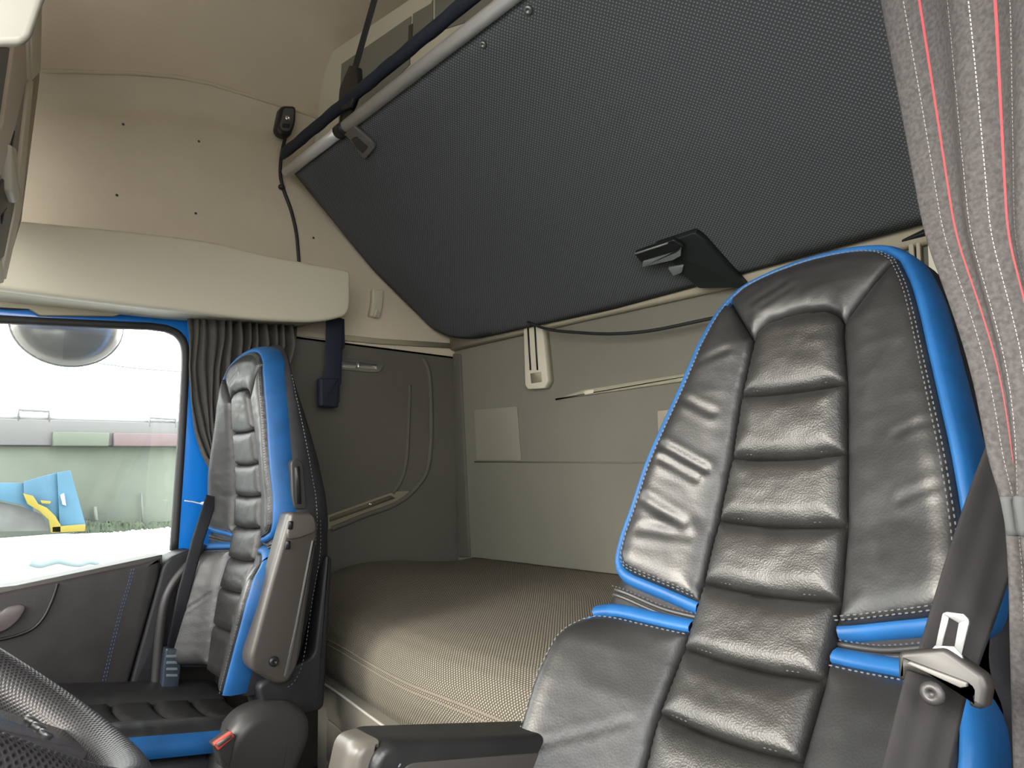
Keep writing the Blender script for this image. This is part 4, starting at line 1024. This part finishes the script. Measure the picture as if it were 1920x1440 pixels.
hd = thing('hedge_reflection', 'dark green reflection low in the parked truck windscreen, built as a leafy strip', 'hedge_reflection', onX(250, 990, XO + .2))  # greenery reflected in the windscreen, modelled as a solid leafy strip
def hf(s, t): 
    px = 120 + 225 * s; a = t * math.pi; p_ = onX(px, 998, XO + .07)
    h_ = .07 + .05 * noise.noise(Vector((s * 14, 1, 0)))
    return p_ + Vector((.035 * math.cos(a) + .02 * noise.noise(Vector((s * 60, t * 20, 2))), 0, h_ * math.sin(a) + .015 * noise.noise(Vector((s * 90, t * 9, 7)))))
link('foliage_reflection', grid(hf, 160, 14), hd, mat('reflection_green', (.045, .060, .038), .9, var=(14, .4)))
rfl = thing('blue_yellow_reflection', 'blue and yellow reflection of this truck in the parked windscreen, built as flat plates', 'windscreen_reflection', onX(100, 990, XO + .35))  # this truck's reflection in the parked windscreen, modelled as coloured plates
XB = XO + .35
BB = mat('reflection_blue', (.030, .095, .155), .6, var=(5, .15)); BY = mat('reflection_yellow', (.17, .135, .012), .6)
def bpoly(pts, dx, name, m): return link(name, prism([onX(px, py, XB + dx) for px, py in pts], (-.02, 0, 0), .002), rfl, m)
bpoly([(-60, 915), (0, 905), (62, 906), (62, 960), (45, 948), (0, 938), (-60, 940)], .0, 'left_reflection', BB)
bpoly([(45, 903), (80, 893), (108, 886), (112, 998), (98, 998), (88, 968), (66, 945), (45, 932)], .02, 'middle_reflection', BB)
bpoly([(108, 886), (132, 882), (161, 985), (158, 996), (112, 997)], .04, 'right_reflection', BB)
bpoly([(44, 925), (62, 930), (72, 945), (88, 952), (104, 968), (114, 985), (114, 998), (96, 998), (92, 975), (74, 958), (52, 945)], .06, 'yellow_reflection', BY)
bpoly([(76, 938), (96, 940), (94, 945), (78, 944)], .06, 'yellow_reflection', BY)
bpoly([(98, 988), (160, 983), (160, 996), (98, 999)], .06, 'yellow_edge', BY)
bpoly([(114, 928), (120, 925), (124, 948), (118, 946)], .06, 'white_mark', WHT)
bpoly([(-60, 948), (0, 940), (44, 950), (80, 965), (92, 995), (-60, 998)], -.05, 'grey_reflection', mat('reflection_grey', (.11, .115, .115), .7, var=(6, .3)))
# kerb mirror over the window
km = thing('kerb_mirror', 'round convex kerb mirror hanging outside at the top of the window', 'mirror', onX(130, 610, -2.42))
kc = onX(130, 606, -2.40); ka = (onX(236, 606, -2.40) - onX(24, 606, -2.40)).length / 2; kb = (onX(125, 606, -2.40) - onX(125, 686, -2.40)).length
def kf(s, t):
    a = s * 2 * math.pi; r_ = math.sin(t * math.pi / 2)
    return kc + Vector((.06 - .07 * (1 - math.cos(t * math.pi / 2)), ka * r_ * math.cos(a), kb * r_ * math.sin(a)))
link('mirror_glass', grid(kf, 48, 16), km, mat('mirror_glass', (.17, .165, .16), .22, metal=.5))
link('mirror_rim', tube([kf(s, 1.0) for s in np.linspace(0, 1, 48)], .004, 8), km, mat('rim_grey', (.17, .17, .17), .5))
link('mirror_arm', tube([kc + Vector((-.02, 0, 0)), kc + Vector((-.05, 0, .10)), kc + Vector((-.02, 0, .25)), Vector((XW - .02, kc.y, 1.86))], .012, 8), km, BLKP)
def kpatch(s0, s1, t0, t1): return grid(lambda s, t: kf(s0 + (s1 - s0) * s, t0 + (t1 - t0) * t) + Vector((.003, 0, 0)), 10, 10)
# strip helper keys
for ob in S.objects:
    if '_o' in ob: del ob['_o']
